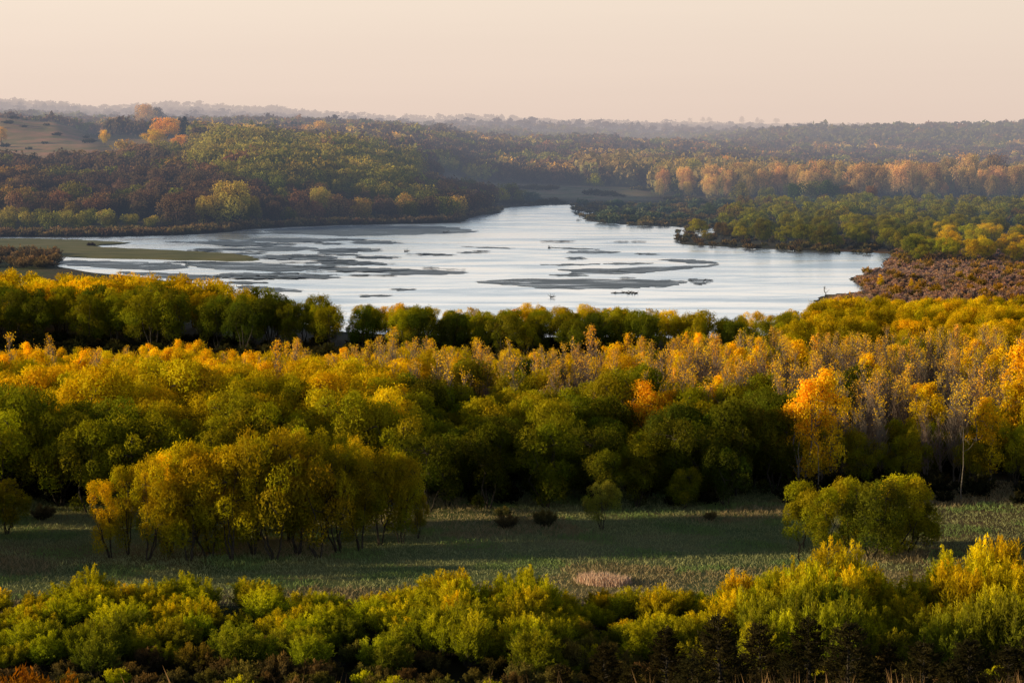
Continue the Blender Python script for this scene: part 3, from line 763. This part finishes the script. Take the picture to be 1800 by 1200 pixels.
# ------------------------------------------------------------------ right bank: russet scrub and the wooded point
scrub = Mass(); TS = template('bush', 420, 2.6, False); TSf = template('bush', 160, 4.2, False)
def scrub_ok(px, y, x):
    lim = lin(px, (1400, 640), (1445, 640), (1500, 690), (1540, 720), (1560, 760), (2000, 760))
    left = lin(y, (560, 1440), (620, 1455), (655, 1525), (700, 1505), (730, 1520), (780, 1560), (860, 1575))
    return px > left
for (x, y, px) in scatter((1430, 2300), (585, 875), 4300, 1.5, scrub_ok):
    u = rng.random()
    c = (.50, .28, .22) if u < .62 else (.38, .17, .07) if u < .85 else (.6, .32, .03) if u < .93 else (.10, .09, .015)
    scrub.tree(TS, x, y, 0, 1.0+rng.random()*.6+.7*max(0, wob(x, y, 20)), jit(mixc(c, (.66, .42, .36), .3+.5*max(0, wob(x, y, 30, 3))), .10), 1.15, bark=(.20, .14, .12))
for (x, y, px) in scatter((1440, 1900), (600, 860), 90, 5.0, scrub_ok):
    scrub.tree(TS, x, y, 0, 2.2+rng.random()*1.3, jit(mixc((.5, .27, .03), (.40, .22, .06), rng.random()), .15), 1.1)
POINT = 'right bank point'
for (px, base, top, c, lab) in [(1548, 507, 481, GOLD, 'small bright orange tree alone in the russet scrub by the water'), (1602, 508, 489, GOLD, 'tiny golden tree in the russet scrub right of the bright orange one')]:
    x, y = at(px, base); plant('cottonwood', x, y, htop(y, top), c, 'cottonwood_tree', 'cottonwood tree', POINT, label=lab, wid=1.1)
ppts = scatter((1205, 1880), (790, 1330), 320, 7.2, lambda px, y, x: y > lin(px, (1200, 955), (1260, 905), (1350, 885), (1450, 872), (1570, 855), (1600, 800), (1900, 770)) and px > lin(y, (700, 1560), (880, 1440), (960, 1215), (1000, 1260), (1330, 1310)) )
ppts.sort(key=lambda p: p[1])
TO = template('oak', 420, 1.9, 'main'); TOs = template('oak', 110, 3.4, False); TOt = template('oak', 36, 5.6, False); TB = template('bigcotton', 900, 1.9, 'main'); TBs = template('bigcotton', 260, 3.4, False)
TFC = template('farcedar', 260, 2.2, False)
npn = 0
for (x, y, px) in ppts:
    t = rng.random()
    c = mixc(mixc(GREEN, OLIVE, .6), YGREEN, .12+.7*t)
    if px > 1640 and y < 960: c = mixc(YGREEN, YEL, t)
    if rng.random() < .05: c = mixc(RUST, OLIVE, .4)
    H = 7.2+rng.normal()*1.1
    if npn < 110: plant('willow', x, y, H, jit(c, .12), 'broadleaf_tree', 'broadleaf tree', POINT, wid=1.25); npn += 1
    else: thicket.tree(TWs, x, y, 0, H, jit(c, .12), 1.25)
for (x, y, px) in scatter((1190, 1900), (790, 1330), 900, 3.2, lambda px, y, x: y > lin(px, (1190, 935), (1260, 890), (1350, 868), (1450, 858), (1570, 842), (1600, 780), (1900, 770))):
    scrub.tree(TSf, x, y, 0, 1.6+rng.random()*1.6, jit(mixc((.17, .13, .05), (.22, .13, .06), rng.random()), .15), 1.3)
# islands between the point and the far wood: scrub, blue-green bushes
for (x, y, px) in scatter((1010, 2000), (1080, 1480), 1000, 5.2, lambda px, y, x: y > lin(px, (1010, 1200), (1030, 1170), (1060, 1110), (1250, 1040), (1300, 1000), (2000, 1000)) and (px > 1170 or y < 1370)):
    big = rng.random() < .16
    scrub.tree(TSf, x, y, 0, 4.8 if big else 1.5+rng.random()*2, jit((.14, .16, .09) if big else mixc((.26, .17, .08), (.18, .15, .06), rng.random()), .15), 1.5 if big else 2.0)
# left: reeds along the far shore and on the small spit
for (x, y, px) in scatter((-300, 880), (930, 1330), 1500, 2.6, lambda px, y, x: 2 < y-np.interp(px, SHX, SHY) < 26):
    scrub.tree(TSf, x, y, float(tz(x, y)), 1.8+rng.random()*2.2, jit(mixc((.30, .21, .10), (.20, .12, .08), rng.random()), .15), 1.4)
for (x, y, px) in scatter((-300, 100), (765, 860), 220, 2.4):
    scrub.tree(TS, x, y, 0, 1.8+rng.random()*2.0, jit((.24, .15, .08), .2), 1.3)

# ------------------------------------------------------------------ the far bank
HILL = 'far hillside'
def zt(x, y): return float(tz(x, y))
def place_far(kind, px, row_base, row_top, y, c, name, cat, zone, lab=None, wid=1.0, twigcol=None):
    x = (px-900)/F*y*1.005; z = zt(x, y)
    H = max(4, htop(y, row_top, z))
    return plant(kind, x, y, H, jit(c, .05), name, cat, zone, label=lab, wid=wid, z=z)
DULLY = (.50, .38, .08)
for (px, top, y, c, w, lab) in [
    (408, 321, 1062, DULLY, 1.0, 'largest round yellow-green cottonwood standing on the far shore at left'),
    (362, 345, 1058, DULLY, .75, 'shorter cottonwood leaning on the left side of the largest one on the far shore'),
    (442, 345, 1075, OLIVE, .7, 'green cottonwood on the right flank of the largest one on the far shore'),
    (565, 330, 1135, DULLY, .8, 'small round yellow cottonwood by the shore right of the largest one'),
    (535, 350, 1130, BROWN, .7, 'brownish tree by the shore left of the small round yellow cottonwood'),
    (190, 229, 1560, GOLD, .8, 'small golden tree alone on the bare slope left of the golden trio'),
    (10, 224, 1560, ORANGE, .7, 'orange tree on the bare dune slope at the left edge'),
    (275, 228, 1500, GOLD, 1.5, 'left golden tree of the cluster beside the dark conifer'),
    (297, 208, 1560, (1.0, .55, .06), 1.4, 'highest golden-orange tree of the cluster beside the dark conifer'),
    (322, 238, 1480, (1.0, .55, .06), 1.7, 'lower right golden tree of the cluster below the dark conifer'),
    (565, 214, 1950, ORANGE, 1.2, 'wide bright orange tree on the skyline of the left hills'),
    (545, 220, 1960, ORANGE, .9, 'orange tree adjoining the left of the wide bright one on the skyline'),
    (262, 184, 2350, ORANGE, .9, 'tall pale orange tree poking above the far hills at left'),
    (283, 190, 2380, BROWN, .9, 'tall brown tree behind the pale orange one above the far hills'),
    (890, 246, 2300, GOLD, .8, 'golden tree in the middle of the distant brown wood'),
    (925, 270, 2100, DULLY, .8, 'dull yellow tree below the golden one in the distant wood'),
    (1210, 280, 1600, DULLY, 1.0, 'broad yellow cottonwood left of the far line of cottonwoods'),
    (1170, 285, 1620, DULLY, .9, 'yellowish cottonwood second from the broad one by the far meadow'),
    (1275, 275, 1750, ORANGE, .8, 'orange cottonwood behind the broad yellow one in the far wood'),
    (1525, 328, 1330, RUST, .8, 'rust-red tree standing before the far cottonwood line')]:
    place_far('bigcotton', px, 0, top, y, c, 'cottonwood_tree', 'cottonwood tree', HILL, lab, w)
for (px, top, y, w, lab) in [(330, 204, 1600, 1.3, 'tall dark conifer right of the golden trees on the left hill'), (348, 222, 1590, 1.2, 'shorter dark conifer just right of the tall one on the hill'), (283, 208, 1680, 1.0, 'dark conifer half hidden behind the golden trees on the hill')]:
    place_far('farcedar', px, 0, top, y, (.025, .03, .012), 'conifer_tree', 'conifer tree', HILL, lab, w)
def hillcol(px, y, x):
    if y > 1480 and wob(x, y, 75, 6) > .5 and rng.random() < .4: return jit(mixc((.75, .42, .09), (.55, .38, .10), rng.random()), .12)
    n = wob(x, y, 60, 4); n2 = wob(x, y, 28, 1); u = float(np.clip(.5+.55*wob(x, y, 42, 9)+.16*rng.normal(), 0, 1))
    if n > .55 and px > 200: c = mixc(OLIVE, DULLY, .1+.5*rng.random())
    elif n2 > .75: c = mixc(OLIVE, BROWN, .3)
    elif u < .14: c = (.27, .15, .07)
    elif u < .19: c = (.42, .26, .06)
    elif u < .3: c = OLIVE
    else: c = mixc(BROWN, (.17, .10, .06), rng.random())
    if 380 < px < 720 and 1180 < y < 1500 and u > .25: c = mixc(OLIVE, DULLY, .05+.45*rng.random())
    return jit(c, .13)
def dune(px, y): return (px < 195 and 1330+.2*px < y < 1900) or (150 < px < 345 and 1390 < y < 1690) or (760 < px < 1160 and 1420 < y < 1640) or (800 < px < 1000 and 2520 < y < 3050)
opts = scatter((-40, 860), (985, 1500), 1300, 8.0, lambda px, y, x: y-np.interp(px, SHX, SHY) > 24+(16 if px < 440 else 0) and not dune(px, y))
opts.sort(key=lambda p: p[1])
woods = Mass(); noak = 0
for (x, y, px) in opts:
    ds = y-np.interp(px, SHX, SHY); H = 9.6+rng.normal()*1.4; c = hillcol(px, y, x)
    if px < 300 and ds < 80: c = jit(mixc(OLIVE, DULLY, rng.random()*.8)); H = 4.5+4*rng.random()
    if px < 300 and ds < 80 and wob(x, y, 14) < -.25: continue
    if 380 < px < 720 and 1200 < y < 1500: H += 4
    z = zt(x, y)
    if 340 < px < 730 and 1230 < y < 1500 and rng.random() < .3:
        woods.tree(TB, x, y, z, 15+rng.normal()*1.5, jit(mixc(DULLY, OLIVE, rng.random()*.6), .12), .95); continue
    if noak < 290: plant('oak', x, y, H, c, 'oak_tree', 'oak tree', HILL, wid=1.0, z=z); noak += 1
    else: woods.tree(TO, x, y, z, H, c, 1.0)
for (x, y, px) in scatter((-60, 190), (1500, 1720), 14, 14.0):
    woods.tree(TSf, x, y, zt(x, y)-.2, 1.5+rng.random()*2.5, jit((.10, .08, .04), .2), 2.2)
# far line of cottonwoods at right: each one its own
for k, (x, y, px) in enumerate(sorted(scatter((1130, 1870), (1470, 1620), 130, 6.5, lambda px, y, x: rng.random() < sstep((px-1080)/260)), key=lambda p: p[2])):
    H = 18.0+rng.normal()*3-(4*max(0, (1350-px)/220)); z = zt(x, y)
    c = jit(mixc((.62, .36, .13), (.60, .42, .14), rng.random()), .2)
    plant('bigcotton', x, y, H, c, 'cottonwood_tree', 'cottonwood tree', 'far treeline', wid=.5+.35*rng.random(), z=z)
# the rest of the far forest, thinning in size with distance
def far_ok(px, y, x):
    if dune(px, y): return False
    if px > 830 and y < 1560 and px < 1180: return y > 1640
    if px > 1180 and y < 1560: return False
    if px <= 860 and y < 1500: return False
    return True
for (x, y, px) in scatter((-120, 1950), (1480, 2000), 3600, 8.0, far_ok):
    H = 9.5+rng.normal()*1.4
    c = hillcol(px, y, x)
    if px > 1020 and y < 1800 and rng.random() < .45: c = jit((.36, .25, .09)); H += 6
    elif px > 1300 and y < 1700: H += 4
    woods.tree(TOs, x, y, zt(x, y), H, c)
for (x, y, px) in scatter((-120, 1950), (2000, 2700), 4200, 11.0, far_ok): woods.tree(TOs if rng.random() > .03 else TBs, x, y, zt(x, y), 9.5+rng.normal()*1.6, hillcol(px, y, x) if rng.random() > .05 else jit((.42, .2, .04)), 1.15)
for (x, y, px) in scatter((-120, 1950), (2700, 3900), 5200, 14.0, far_ok):
    if px < 1120 and wob(x, y, 160, 5) > .1: continue
    if px >= 1120 and wob(x, y, 90, 5) > .8: continue
    woods.tree(TOt, x, y, zt(x, y), 8.5+rng.normal()*2, jit(mixc(BROWN, OLIVE, rng.random())) if rng.random() > .08 else jit((.30, .16, .05)), 1.3)
for (x, y, px) in scatter((-120, 1950), (3900, 8200), 2600, 26.0, lambda px, y, x: wob(x, y, 260, 2) < .2):
    woods.tree(TOt, x, y, zt(x, y), 11+rng.normal()*3, jit(BROWN), 1.4)
for (px, y, H) in [(1302, 9500, 26), (1330, 9500, 24), (1336, 9600, 20), (1362, 9500, 24), (1245, 9800, 24), (1235, 9700, 22), (1212, 9700, 18)]:
    x = (px-900)/F*y; plant('oak', x, y, H, (.08, .05, .035), 'distant_tree', 'tree', 'skyline', z=zt(x, y), wid=.9)
for (px, y, H) in [(n, 2900+60*math.sin(n), 9+3*math.sin(n*3.3)) for n in range(1160, 1560, 11)]:
    x = (px-900)/F*y; woods.tree(TFC, x, y, zt(x, y), H, (.03, .035, .015))
for (px, y, H) in [(478, 2150, 12), (486, 2160, 15), (505, 2170, 13), (515, 2160, 14), (522, 2150, 14), (530, 2160, 13), (40, 2300, 12), (55, 2310, 11), (575, 2100, 10), (590, 2120, 11), (720, 2000, 11), (728, 2010, 12)]:
    x = (px-900)/F*y; woods.tree(TFC, x, y, zt(x, y), H, (.03, .035, .015), 1.2)

for (x, y, px) in scatter((780, 1180), (1385, 1640), 260, 5.0, lambda px, y, x: (y < 1400 and px < 960) or wob(x, y, 25) > .7):
    scrub.tree(TSf, x, y, zt(x, y), 1.5+rng.random()*2.5, jit(mixc((.13, .10, .045), (.10, .08, .035), rng.random()), .2), 2.0)
for (px, y, H, c) in [(868, 1400, 10, OLIVE), (880, 1392, 9, YGREEN), (893, 1405, 11, OLIVE), (905, 1400, 10, BROWN), (915, 1396, 8, OLIVE), (932, 1392, 7, (.10, .14, .10)), (942, 1400, 6, (.10, .14, .10)), (1047, 1620, 9, YGREEN), (1085, 1330, 5, (.09, .13, .10)), (1130, 1240, 6, (.09, .13, .10)), (1120, 1235, 5, (.09, .13, .10)), (1245, 1200, 7, (.10, .12, .05)), (1300, 1400, 12, OLIVE), (1400, 1420, 11, GREEN), (1425, 1430, 12, OLIVE), (1455, 1420, 13, GREEN), (1490, 1425, 10, RUST), (1350, 1410, 9, OLIVE)]:
    x = (px-900)/F*y; plant('oak', x, y, H, jit(c, .1), 'broadleaf_tree', 'broadleaf tree', 'far meadow', z=zt(x, y))
thicket.make('willow_thicket', 'mass of yellow-green willows continuing along the near bank', 'willow thicket')
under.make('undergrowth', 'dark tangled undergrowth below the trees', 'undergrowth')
scrub.make('russet_scrub', 'russet and purple scrub covering the right bank', 'scrub')
woods.make('distant_woodland', 'hazy brown woodland covering the distant hills', 'woodland')

# ------------------------------------------------------------------ meadow grass, foreground stalks, pink reeds
def blades(pts, h, w, cols, clump=.25, k=5, lean=.35):
    P = np.repeat(np.array(pts), k, 0); n = len(P)
    P = P+np.c_[rng.normal(size=(n, 2))*clump, np.zeros(n)]
    hh = (h*(.6+.8*rng.random(n)))[:, None] if np.isscalar(h) else (np.repeat(h, k)*(.6+.8*rng.random(n)))[:, None]
    a = rng.random(n)*6.283; S = np.c_[np.cos(a), np.sin(a), np.zeros(n)]*w*.5
    tip = P+np.c_[rng.normal(size=(n, 2))*lean, np.ones(n)]*hh
    mid = P+(tip-P)*.55+np.c_[np.zeros((n, 2)), .08*hh]
    V = np.stack([P-S, P+S, mid+S*.8, tip], 1).reshape(-1, 3)
    return V, np.arange(4*n).reshape(n, 4), np.repeat(np.repeat(cols, k, 0)*(1+.3*(rng.random((n, 1))-.5)), 4, 0)
n = 42000
gy = np.sqrt(rng.random(n)*(305**2-219**2)+219**2); gpx = -100+rng.random(n)*2000; gx = (gpx-900)/F*gy
w1 = wob(gx, gy, 9)[:, None]; w2 = wob(gx, gy, 4, 2)[:, None]
w3 = wob(gx, gy*1.6, 24, 5)[:, None]
cg = np.where(w3 > .45, np.array([[.38, .30, .16]]), 1)*np.where(w3 > .45, 1, 0)+np.where(w3 > .45, 0, 1)*np.where(w1 > .5, np.array([[.34, .26, .14]]), np.where(w2 > .2, np.array([[.22, .30, .10]]), np.array([[.32, .33, .15]])))
hg = .20+.30*np.clip(w1[:, 0], 0, 1)+.12*np.clip(w2[:, 0], 0, 1)
V, Fc, c = blades(np.c_[gx, gy, tz(gx, gy)], hg, .06, cg, .4, 4, .6)
setk(link('meadow_grass', mesh_from('meadow_grass', V, Fc, c, M['twig'])), 'stuff', 'rough grass of the shaded meadow', 'grass')
n = 700
a_ = rng.random(n)*6.283; q_ = np.sqrt(rng.random(n)); a = 1060+np.cos(a_)*q_*46*(.8+.3*rng.random(n)); b = 1026+np.sin(a_)*q_*7+.06*(a-1060)
pp = []
for u, v in zip(a, b):
    x, y = at(u, v); pp.append((x, y, 0))
V, Fc, c = blades(pp, .8, .05, np.repeat(np.array([[.78, .54, .40]]), n, 0), .2, 4, .2)
setk(link('pale_reeds', mesh_from('pale_reeds', V, Fc, c, M['twig'])), 'stuff', 'patch of pale pinkish reeds at the meadow edge', 'reeds')
n = 900
gy = 78+rng.random(n)*14; gpx = -60+rng.random(n)*1900; keep = (wob(gpx, gy*0, 60)+.5*rng.random(n) > lin(0, (0, .2))) & (gpx > 1150) | (rng.random(n) < .10)
gy, gpx = gy[keep], gpx[keep]; gx = (gpx-900)/F*gy
V, Fc, c = blades(np.c_[gx, gy, tz(gx, gy)], 1.15, .018, np.repeat(np.array([[.22, .13, .06]]), len(gx), 0), .1, 4, .18)
setk(link('dry_grass', mesh_from('dry_grass', V, Fc, c, M['twig'])), 'stuff', 'dry grass stalks on the near slope', 'grass')

# ------------------------------------------------------------------ snags, driftwood and birds
def snag(name, cat, label, px, row, H, lean, mt, seed, nb=5, r=.12):
    g = np.random.default_rng(seed); x, y = at(px, row)
    top = np.array([lean*H, 0, H]); segs = bend((0, 0, -.3), top, r, r*.35, g, 6, .010 if mt is M['pale'] else .03)
    root = bpy.data.objects.new(name, None); C.objects.link(root); root.location = (x, y, float(tz(x, y)))
    V, Fc = tubes(segs, 6); link('trunk', mesh_from('snag_trunk', V, Fc, None, mt), root)
    br = []
    for k in range(nb):
        t = .35+.6*g.random(); p = top*t; e = p+np.array([g.normal()*.35, g.normal()*.2, .25+.3*g.random()])*H*.35
        br += bend(p, e, r*.35, .02, g, 3, .1); br += bend(e*.5+p*.5, e*.5+p*.5+g.normal(size=3)*H*.08, r*.2, .015, g, 2, .1)
    V, Fc = tubes(br, 5); link('branches', mesh_from('snag_branches', V, Fc, None, mt), root)
    setk(root, None, label, cat)
M['black'] = mat('charred_bark', b_noisecol([(.3, (.008, .006, .005)), (.7, (.03, .025, .02))], 3))
snag('dead_tree', 'dead tree', 'black leaning dead trunk sticking out of the foreground willows at right', 1378, 1060, 5.6, .28, M['black'], 3, 3, .13)
snag('dead_tree', 'dead tree', 'bare dead tree with crooked twigs at the water edge right of centre', 1458, 548, 6.2, -.22, M['bark'], 5, 9, .16)
snag('dead_tree', 'dead tree', 'pale bleached dead trunk among the near bank trees near centre', 1005, 640, 5.5, .02, M['pale'], 8, 3, .14)
snag('dead_tree', 'dead tree', 'short white dead trunk among the near bank trees at right', 1591, 600, 5.0, 0, M['pale'], 9, 2, .16)
for (px, y, H, lab) in [(1690, 288, 9, 'thin pale birch-like trunk before the dark wood at right'), (1403, 290, 7, 'thin pale trunk below the tall golden pair'), (1437, 291, 6.5, 'thin pale trunk right below the tallest golden tree')]:
    x = (px-900)/F*y*1.015; row = proj(x, y, 0)[1]; snag('dead_tree', 'dead tree', lab, px, row, H, .01, M['pale'], px, 3, .10)
def driftwood(px, row, L, lab, seed):
    g = np.random.default_rng(seed); x, y = at(px, row, .2)
    segs = bend((-L/2, 0, .1), (L/2, g.normal()*.4, .35), .22, .08, g, 4, .05)
    for k in range(4):
        p = np.array([-L/2*(1-k*.35), 0, .2]); segs += bend(p, p+np.array([g.normal()*.5, g.normal()*.4, .7+.5*g.random()]), .08, .02, g, 2, .1)
    V, Fc = tubes(segs, 6); o = link('driftwood', mesh_from('driftwood', V, Fc, None, M['black'])); o.location = (x, y, .2); setk(o, None, lab, 'driftwood')
driftwood(716, 442, 2.2, 'dark driftwood snag standing in the river left of centre', 1)
driftwood(967, 436, 1.6, 'driftwood piece at the tip of a thin sandbar near the middle of the river', 2)
driftwood(785, 409, 3.0, 'driftwood on the right end of the upper left sandbar', 3)
driftwood(972, 523, 1.4, 'lone driftwood piece just above the near bank trees', 4)
driftwood(1018, 388, 2.4, 'twiggy driftwood in the channel beside the right point', 5)
def dome_bush(px, row, top, c, lab, kind='bush', wid=1.5):
    x, y = at(px, row); plant(kind, x, y, htop(y, top), c, 'river_bush', 'bush', 'river', label=lab, wid=wid)
dome_bush(160, 434, 425, (.06, .035, .03), 'round dark bush at the tip of the grassy islet')
# water birds resting in the shallows
def bird_mesh():
    bm = bmesh.new()
    bmesh.ops.create_uvsphere(bm, u_segments=12, v_segments=8, radius=1)
    for v in bm.verts:
        x, y, z = v.co; v.co = Vector((x*.34*(1-.25*x), y*.16*(1-.3*max(-x, 0)), z*.15+.14+(.10*max(-x-.5, 0))))
    me = bpy.data.meshes.new('bird_body'); bm.to_mesh(me); bm.free()
    V1 = np.empty(len(me.vertices)*3, np.float32); me.vertices.foreach_get('co', V1); me.materials.append(M['black'])
    for p in me.polygons: p.use_smooth = True
    V, Fc = tubes([((.24, 0, .16), (.30, 0, .32), .06, .035), ((.30, 0, .32), (.31, 0, .46), .035, .03), ((.29, 0, .46), (.36, 0, .47), .045, .04), ((.36, 0, .47), (.45, 0, .45), .035, .008)], 8)
    return me, mesh_from('bird_neck', V, Fc, None, M['black'], True)
bb, bn = bird_mesh()
words = ['first', 'second', 'third', 'fourth', 'fifth', 'sixth', 'seventh', 'eighth', 'ninth', 'tenth', 'eleventh', 'twelfth']
bx = [(1081, 515.5), (1096, 514.8), (1102, 515.2), (1105, 516.5), (1108, 514.5), (1111, 516.8), (1113, 515), (1116, 517), (1119, 515.8)]
for k, (px, row) in enumerate(bx):
    x, y = at(px, row, .12); root = bpy.data.objects.new('goose', None); C.objects.link(root); root.location = (x, y, .12); root.rotation_euler = (0, 0, rng.random()*6.28); root.scale = (1.25,)*3
    link('body', bb, root); link('neck', bn, root)
    setk(root, None, 'dark water bird resting in the shallows, %s from the left in the flock' % words[k], 'bird', 'water birds resting in the shallows')

# ------------------------------------------------------------------ labels: colour, height, rank and place of each plant
def colword(c):
    r, g, b = c
    if r < .06 and g < .05: return 'dark'
    q = g/max(r, 1e-3)
    if q > 1.12: return 'green'
    if q > .88: return 'lime green' if r > .17 else 'olive green'
    if q > .72: return 'yellow-green' if r > .13 else 'dull olive'
    if q > .56: return 'yellow'
    if q > .44: return 'golden' if r > .25 else 'brown'
    return 'orange' if r > .25 else 'rust brown'
ORD = words+['thirteenth', 'fourteenth', 'fifteenth', 'sixteenth', 'seventeenth', 'eighteenth', 'nineteenth', 'twentieth']
SIDES = ['at the left edge', 'at far left', 'at left', 'left of centre', 'at centre left', 'at centre', 'at centre right', 'right of centre', 'at right', 'at far right', 'at the right edge']
cells = {}
for t in THINGS:
    o = t['o']
    if t['label']: o['label'] = t['label']; continue
    o['group'] = {'willow_sapling': 'willow saplings in the foreground thicket', 'broadleaf_tree': 'trees of the river bank', 'oak_tree': 'oaks on the far hillside'}.get(o.name.split('.')[0], t['kind']+'s of the '+t['zone'])
    t['cw'] = colword(t['col'])
    t['side'] = int(np.clip(t['px']/1800*11, 0, 10))
    cells.setdefault((t['zone'], t['kind'], t['side']), []).append(t)
for key, L in cells.items():
    L.sort(key=lambda t: t['y']); n = len(L)
    nr = 1 if n < 4 else 2 if n < 9 else 3 if n < 20 else 4
    for k, t in enumerate(L):
        t['rank'] = ['only'] [0] if nr == 1 else (['front', 'back'] if nr == 2 else ['front', 'middle', 'back'] if nr == 3 else ['front', 'second', 'third', 'back'])[min(nr-1, k*nr//n)]
    sub = {}
    for t in L: sub.setdefault((t['rank'], t['cw']), []).append(t)
    for (rk, cw), S in sub.items():
        S.sort(key=lambda t: t['px'])
        for k, t in enumerate(S):
            a = cw+' '+t['kind']
            pos = '' if len(S) == 1 else ', '+(['left one', 'right one'][k] if len(S) == 2 else ['left one', 'middle one', 'right one'][k] if len(S) == 3 else ORD[min(k, 19)]+' from left')
            rank = '' if rk == 'only' else ', %s rank' % rk
            t['o']['label'] = '%s%s%s, %s %s' % (a, pos, rank, t['zone'], SIDES[t['side']])

# ------------------------------------------------------------------ sky, sun, camera
SUN_EL, SUN_AZ = R(11), R(-97)      # azimuth from +Y, negative = left
w = bpy.data.worlds.new('World'); bpy.context.scene.world = w; w.use_nodes = True
N, L = w.node_tree.nodes, w.node_tree.links; N.clear()
out = N.new('ShaderNodeOutputWorld')
sky = N.new('ShaderNodeTexSky'); sky.sky_type = 'NISHITA'; sky.sun_disc = False; sky.sun_elevation = SUN_EL; sky.sun_rotation = SUN_AZ
sky.dust_density = 3; sky.air_density = 1.2
b1 = N.new('ShaderNodeBackground'); b1.inputs['Strength'].default_value = .05; L.new(sky.outputs[0], b1.inputs['Color'])
tc = N.new('ShaderNodeTexCoord'); sp = N.new('ShaderNodeSeparateXYZ'); L.new(tc.outputs['Generated'], sp.inputs[0])
rp = N.new('ShaderNodeValToRGB'); L.new(sp.outputs['Z'], rp.inputs[0]); cr = rp.color_ramp
while len(cr.elements) > 1: cr.elements.remove(cr.elements[-1])
for k, (p, c) in enumerate([(0, (.90, .71, .60)), (.03, (.96, .785, .655)), (.055, (1.02, .86, .71)), (.10, (1.34, 1.29, 1.20)), (.20, (1.06, 1.22, 1.32)), (.32, (.26, .33, .42)), (.5, (.06, .09, .14)), (1, (.035, .055, .10))]):
    e = cr.elements[0] if k == 0 else cr.elements.new(p); e.position = p; e.color = (*c, 1)
# hazy air: slightly brighter towards the low sun, with faint long streaks
mpw = N.new('ShaderNodeMapping'); mpw.inputs['Scale'].default_value = (2.2, 2.2, 38); L.new(tc.outputs['Generated'], mpw.inputs['Vector'])
nz = N.new('ShaderNodeTexNoise'); nz.inputs['Scale'].default_value = 1.6; nz.inputs['Detail'].default_value = 4; L.new(mpw.outputs[0], nz.inputs['Vector'])
m1 = N.new('ShaderNodeMath'); m1.operation = 'MULTIPLY_ADD'; m1.inputs[1].default_value = .055; m1.inputs[2].default_value = .95-.027; L.new(nz.outputs[0], m1.inputs[0])
m2 = N.new('ShaderNodeMath'); m2.operation = 'MULTIPLY_ADD'; m2.inputs[1].default_value = -.13; L.new(sp.outputs['X'], m2.inputs[0]); L.new(m1.outputs[0], m2.inputs[2])
b2 = N.new('ShaderNodeBackground'); L.new(m2.outputs[0], b2.inputs['Strength']); L.new(rp.outputs[0], b2.inputs['Color'])
ad = N.new('ShaderNodeAddShader'); 
mxs = N.new('ShaderNodeMixShader'); mxs.inputs[0].default_value = .93; L.new(b1.outputs[0], mxs.inputs[1]); L.new(b2.outputs[0], mxs.inputs[2])
L.new(mxs.outputs[0], out.inputs['Surface'])
sl = bpy.data.lights.new('sun', 'SUN'); sl.energy = 5.0; sl.color = (1, .80, .44); sl.angle = R(.6)
so = bpy.data.objects.new('sun', sl); C.objects.link(so)
d = Vector((math.sin(SUN_AZ)*math.cos(SUN_EL), math.cos(SUN_AZ)*math.cos(SUN_EL), math.sin(SUN_EL)))
so.rotation_euler = d.to_track_quat('Z', 'Y').to_euler()
cam = bpy.data.cameras.new('camera'); co = bpy.data.objects.new('camera', cam); C.objects.link(co)
co.location = (0, 0, CAMH); co.rotation_euler = (R(90)-PITCH, 0, 0)
cam.lens = 85; cam.sensor_width = 36; cam.clip_start = .5; cam.clip_end = 60000
sc = bpy.context.scene; sc.camera = co
sc.view_settings.view_transform = 'Standard'; sc.view_settings.look = 'None'; sc.view_settings.exposure = 0
sc.cycles.max_bounces = 5; sc.cycles.diffuse_bounces = 3; sc.cycles.glossy_bounces = 2; sc.cycles.transmission_bounces = 2
print('things', len(THINGS), 'kpts', len(kpts), 'w', NW, nb, nc, nwl, nbl, npn, noak, 'pts', len(pts), len(wpts), len(bpts))
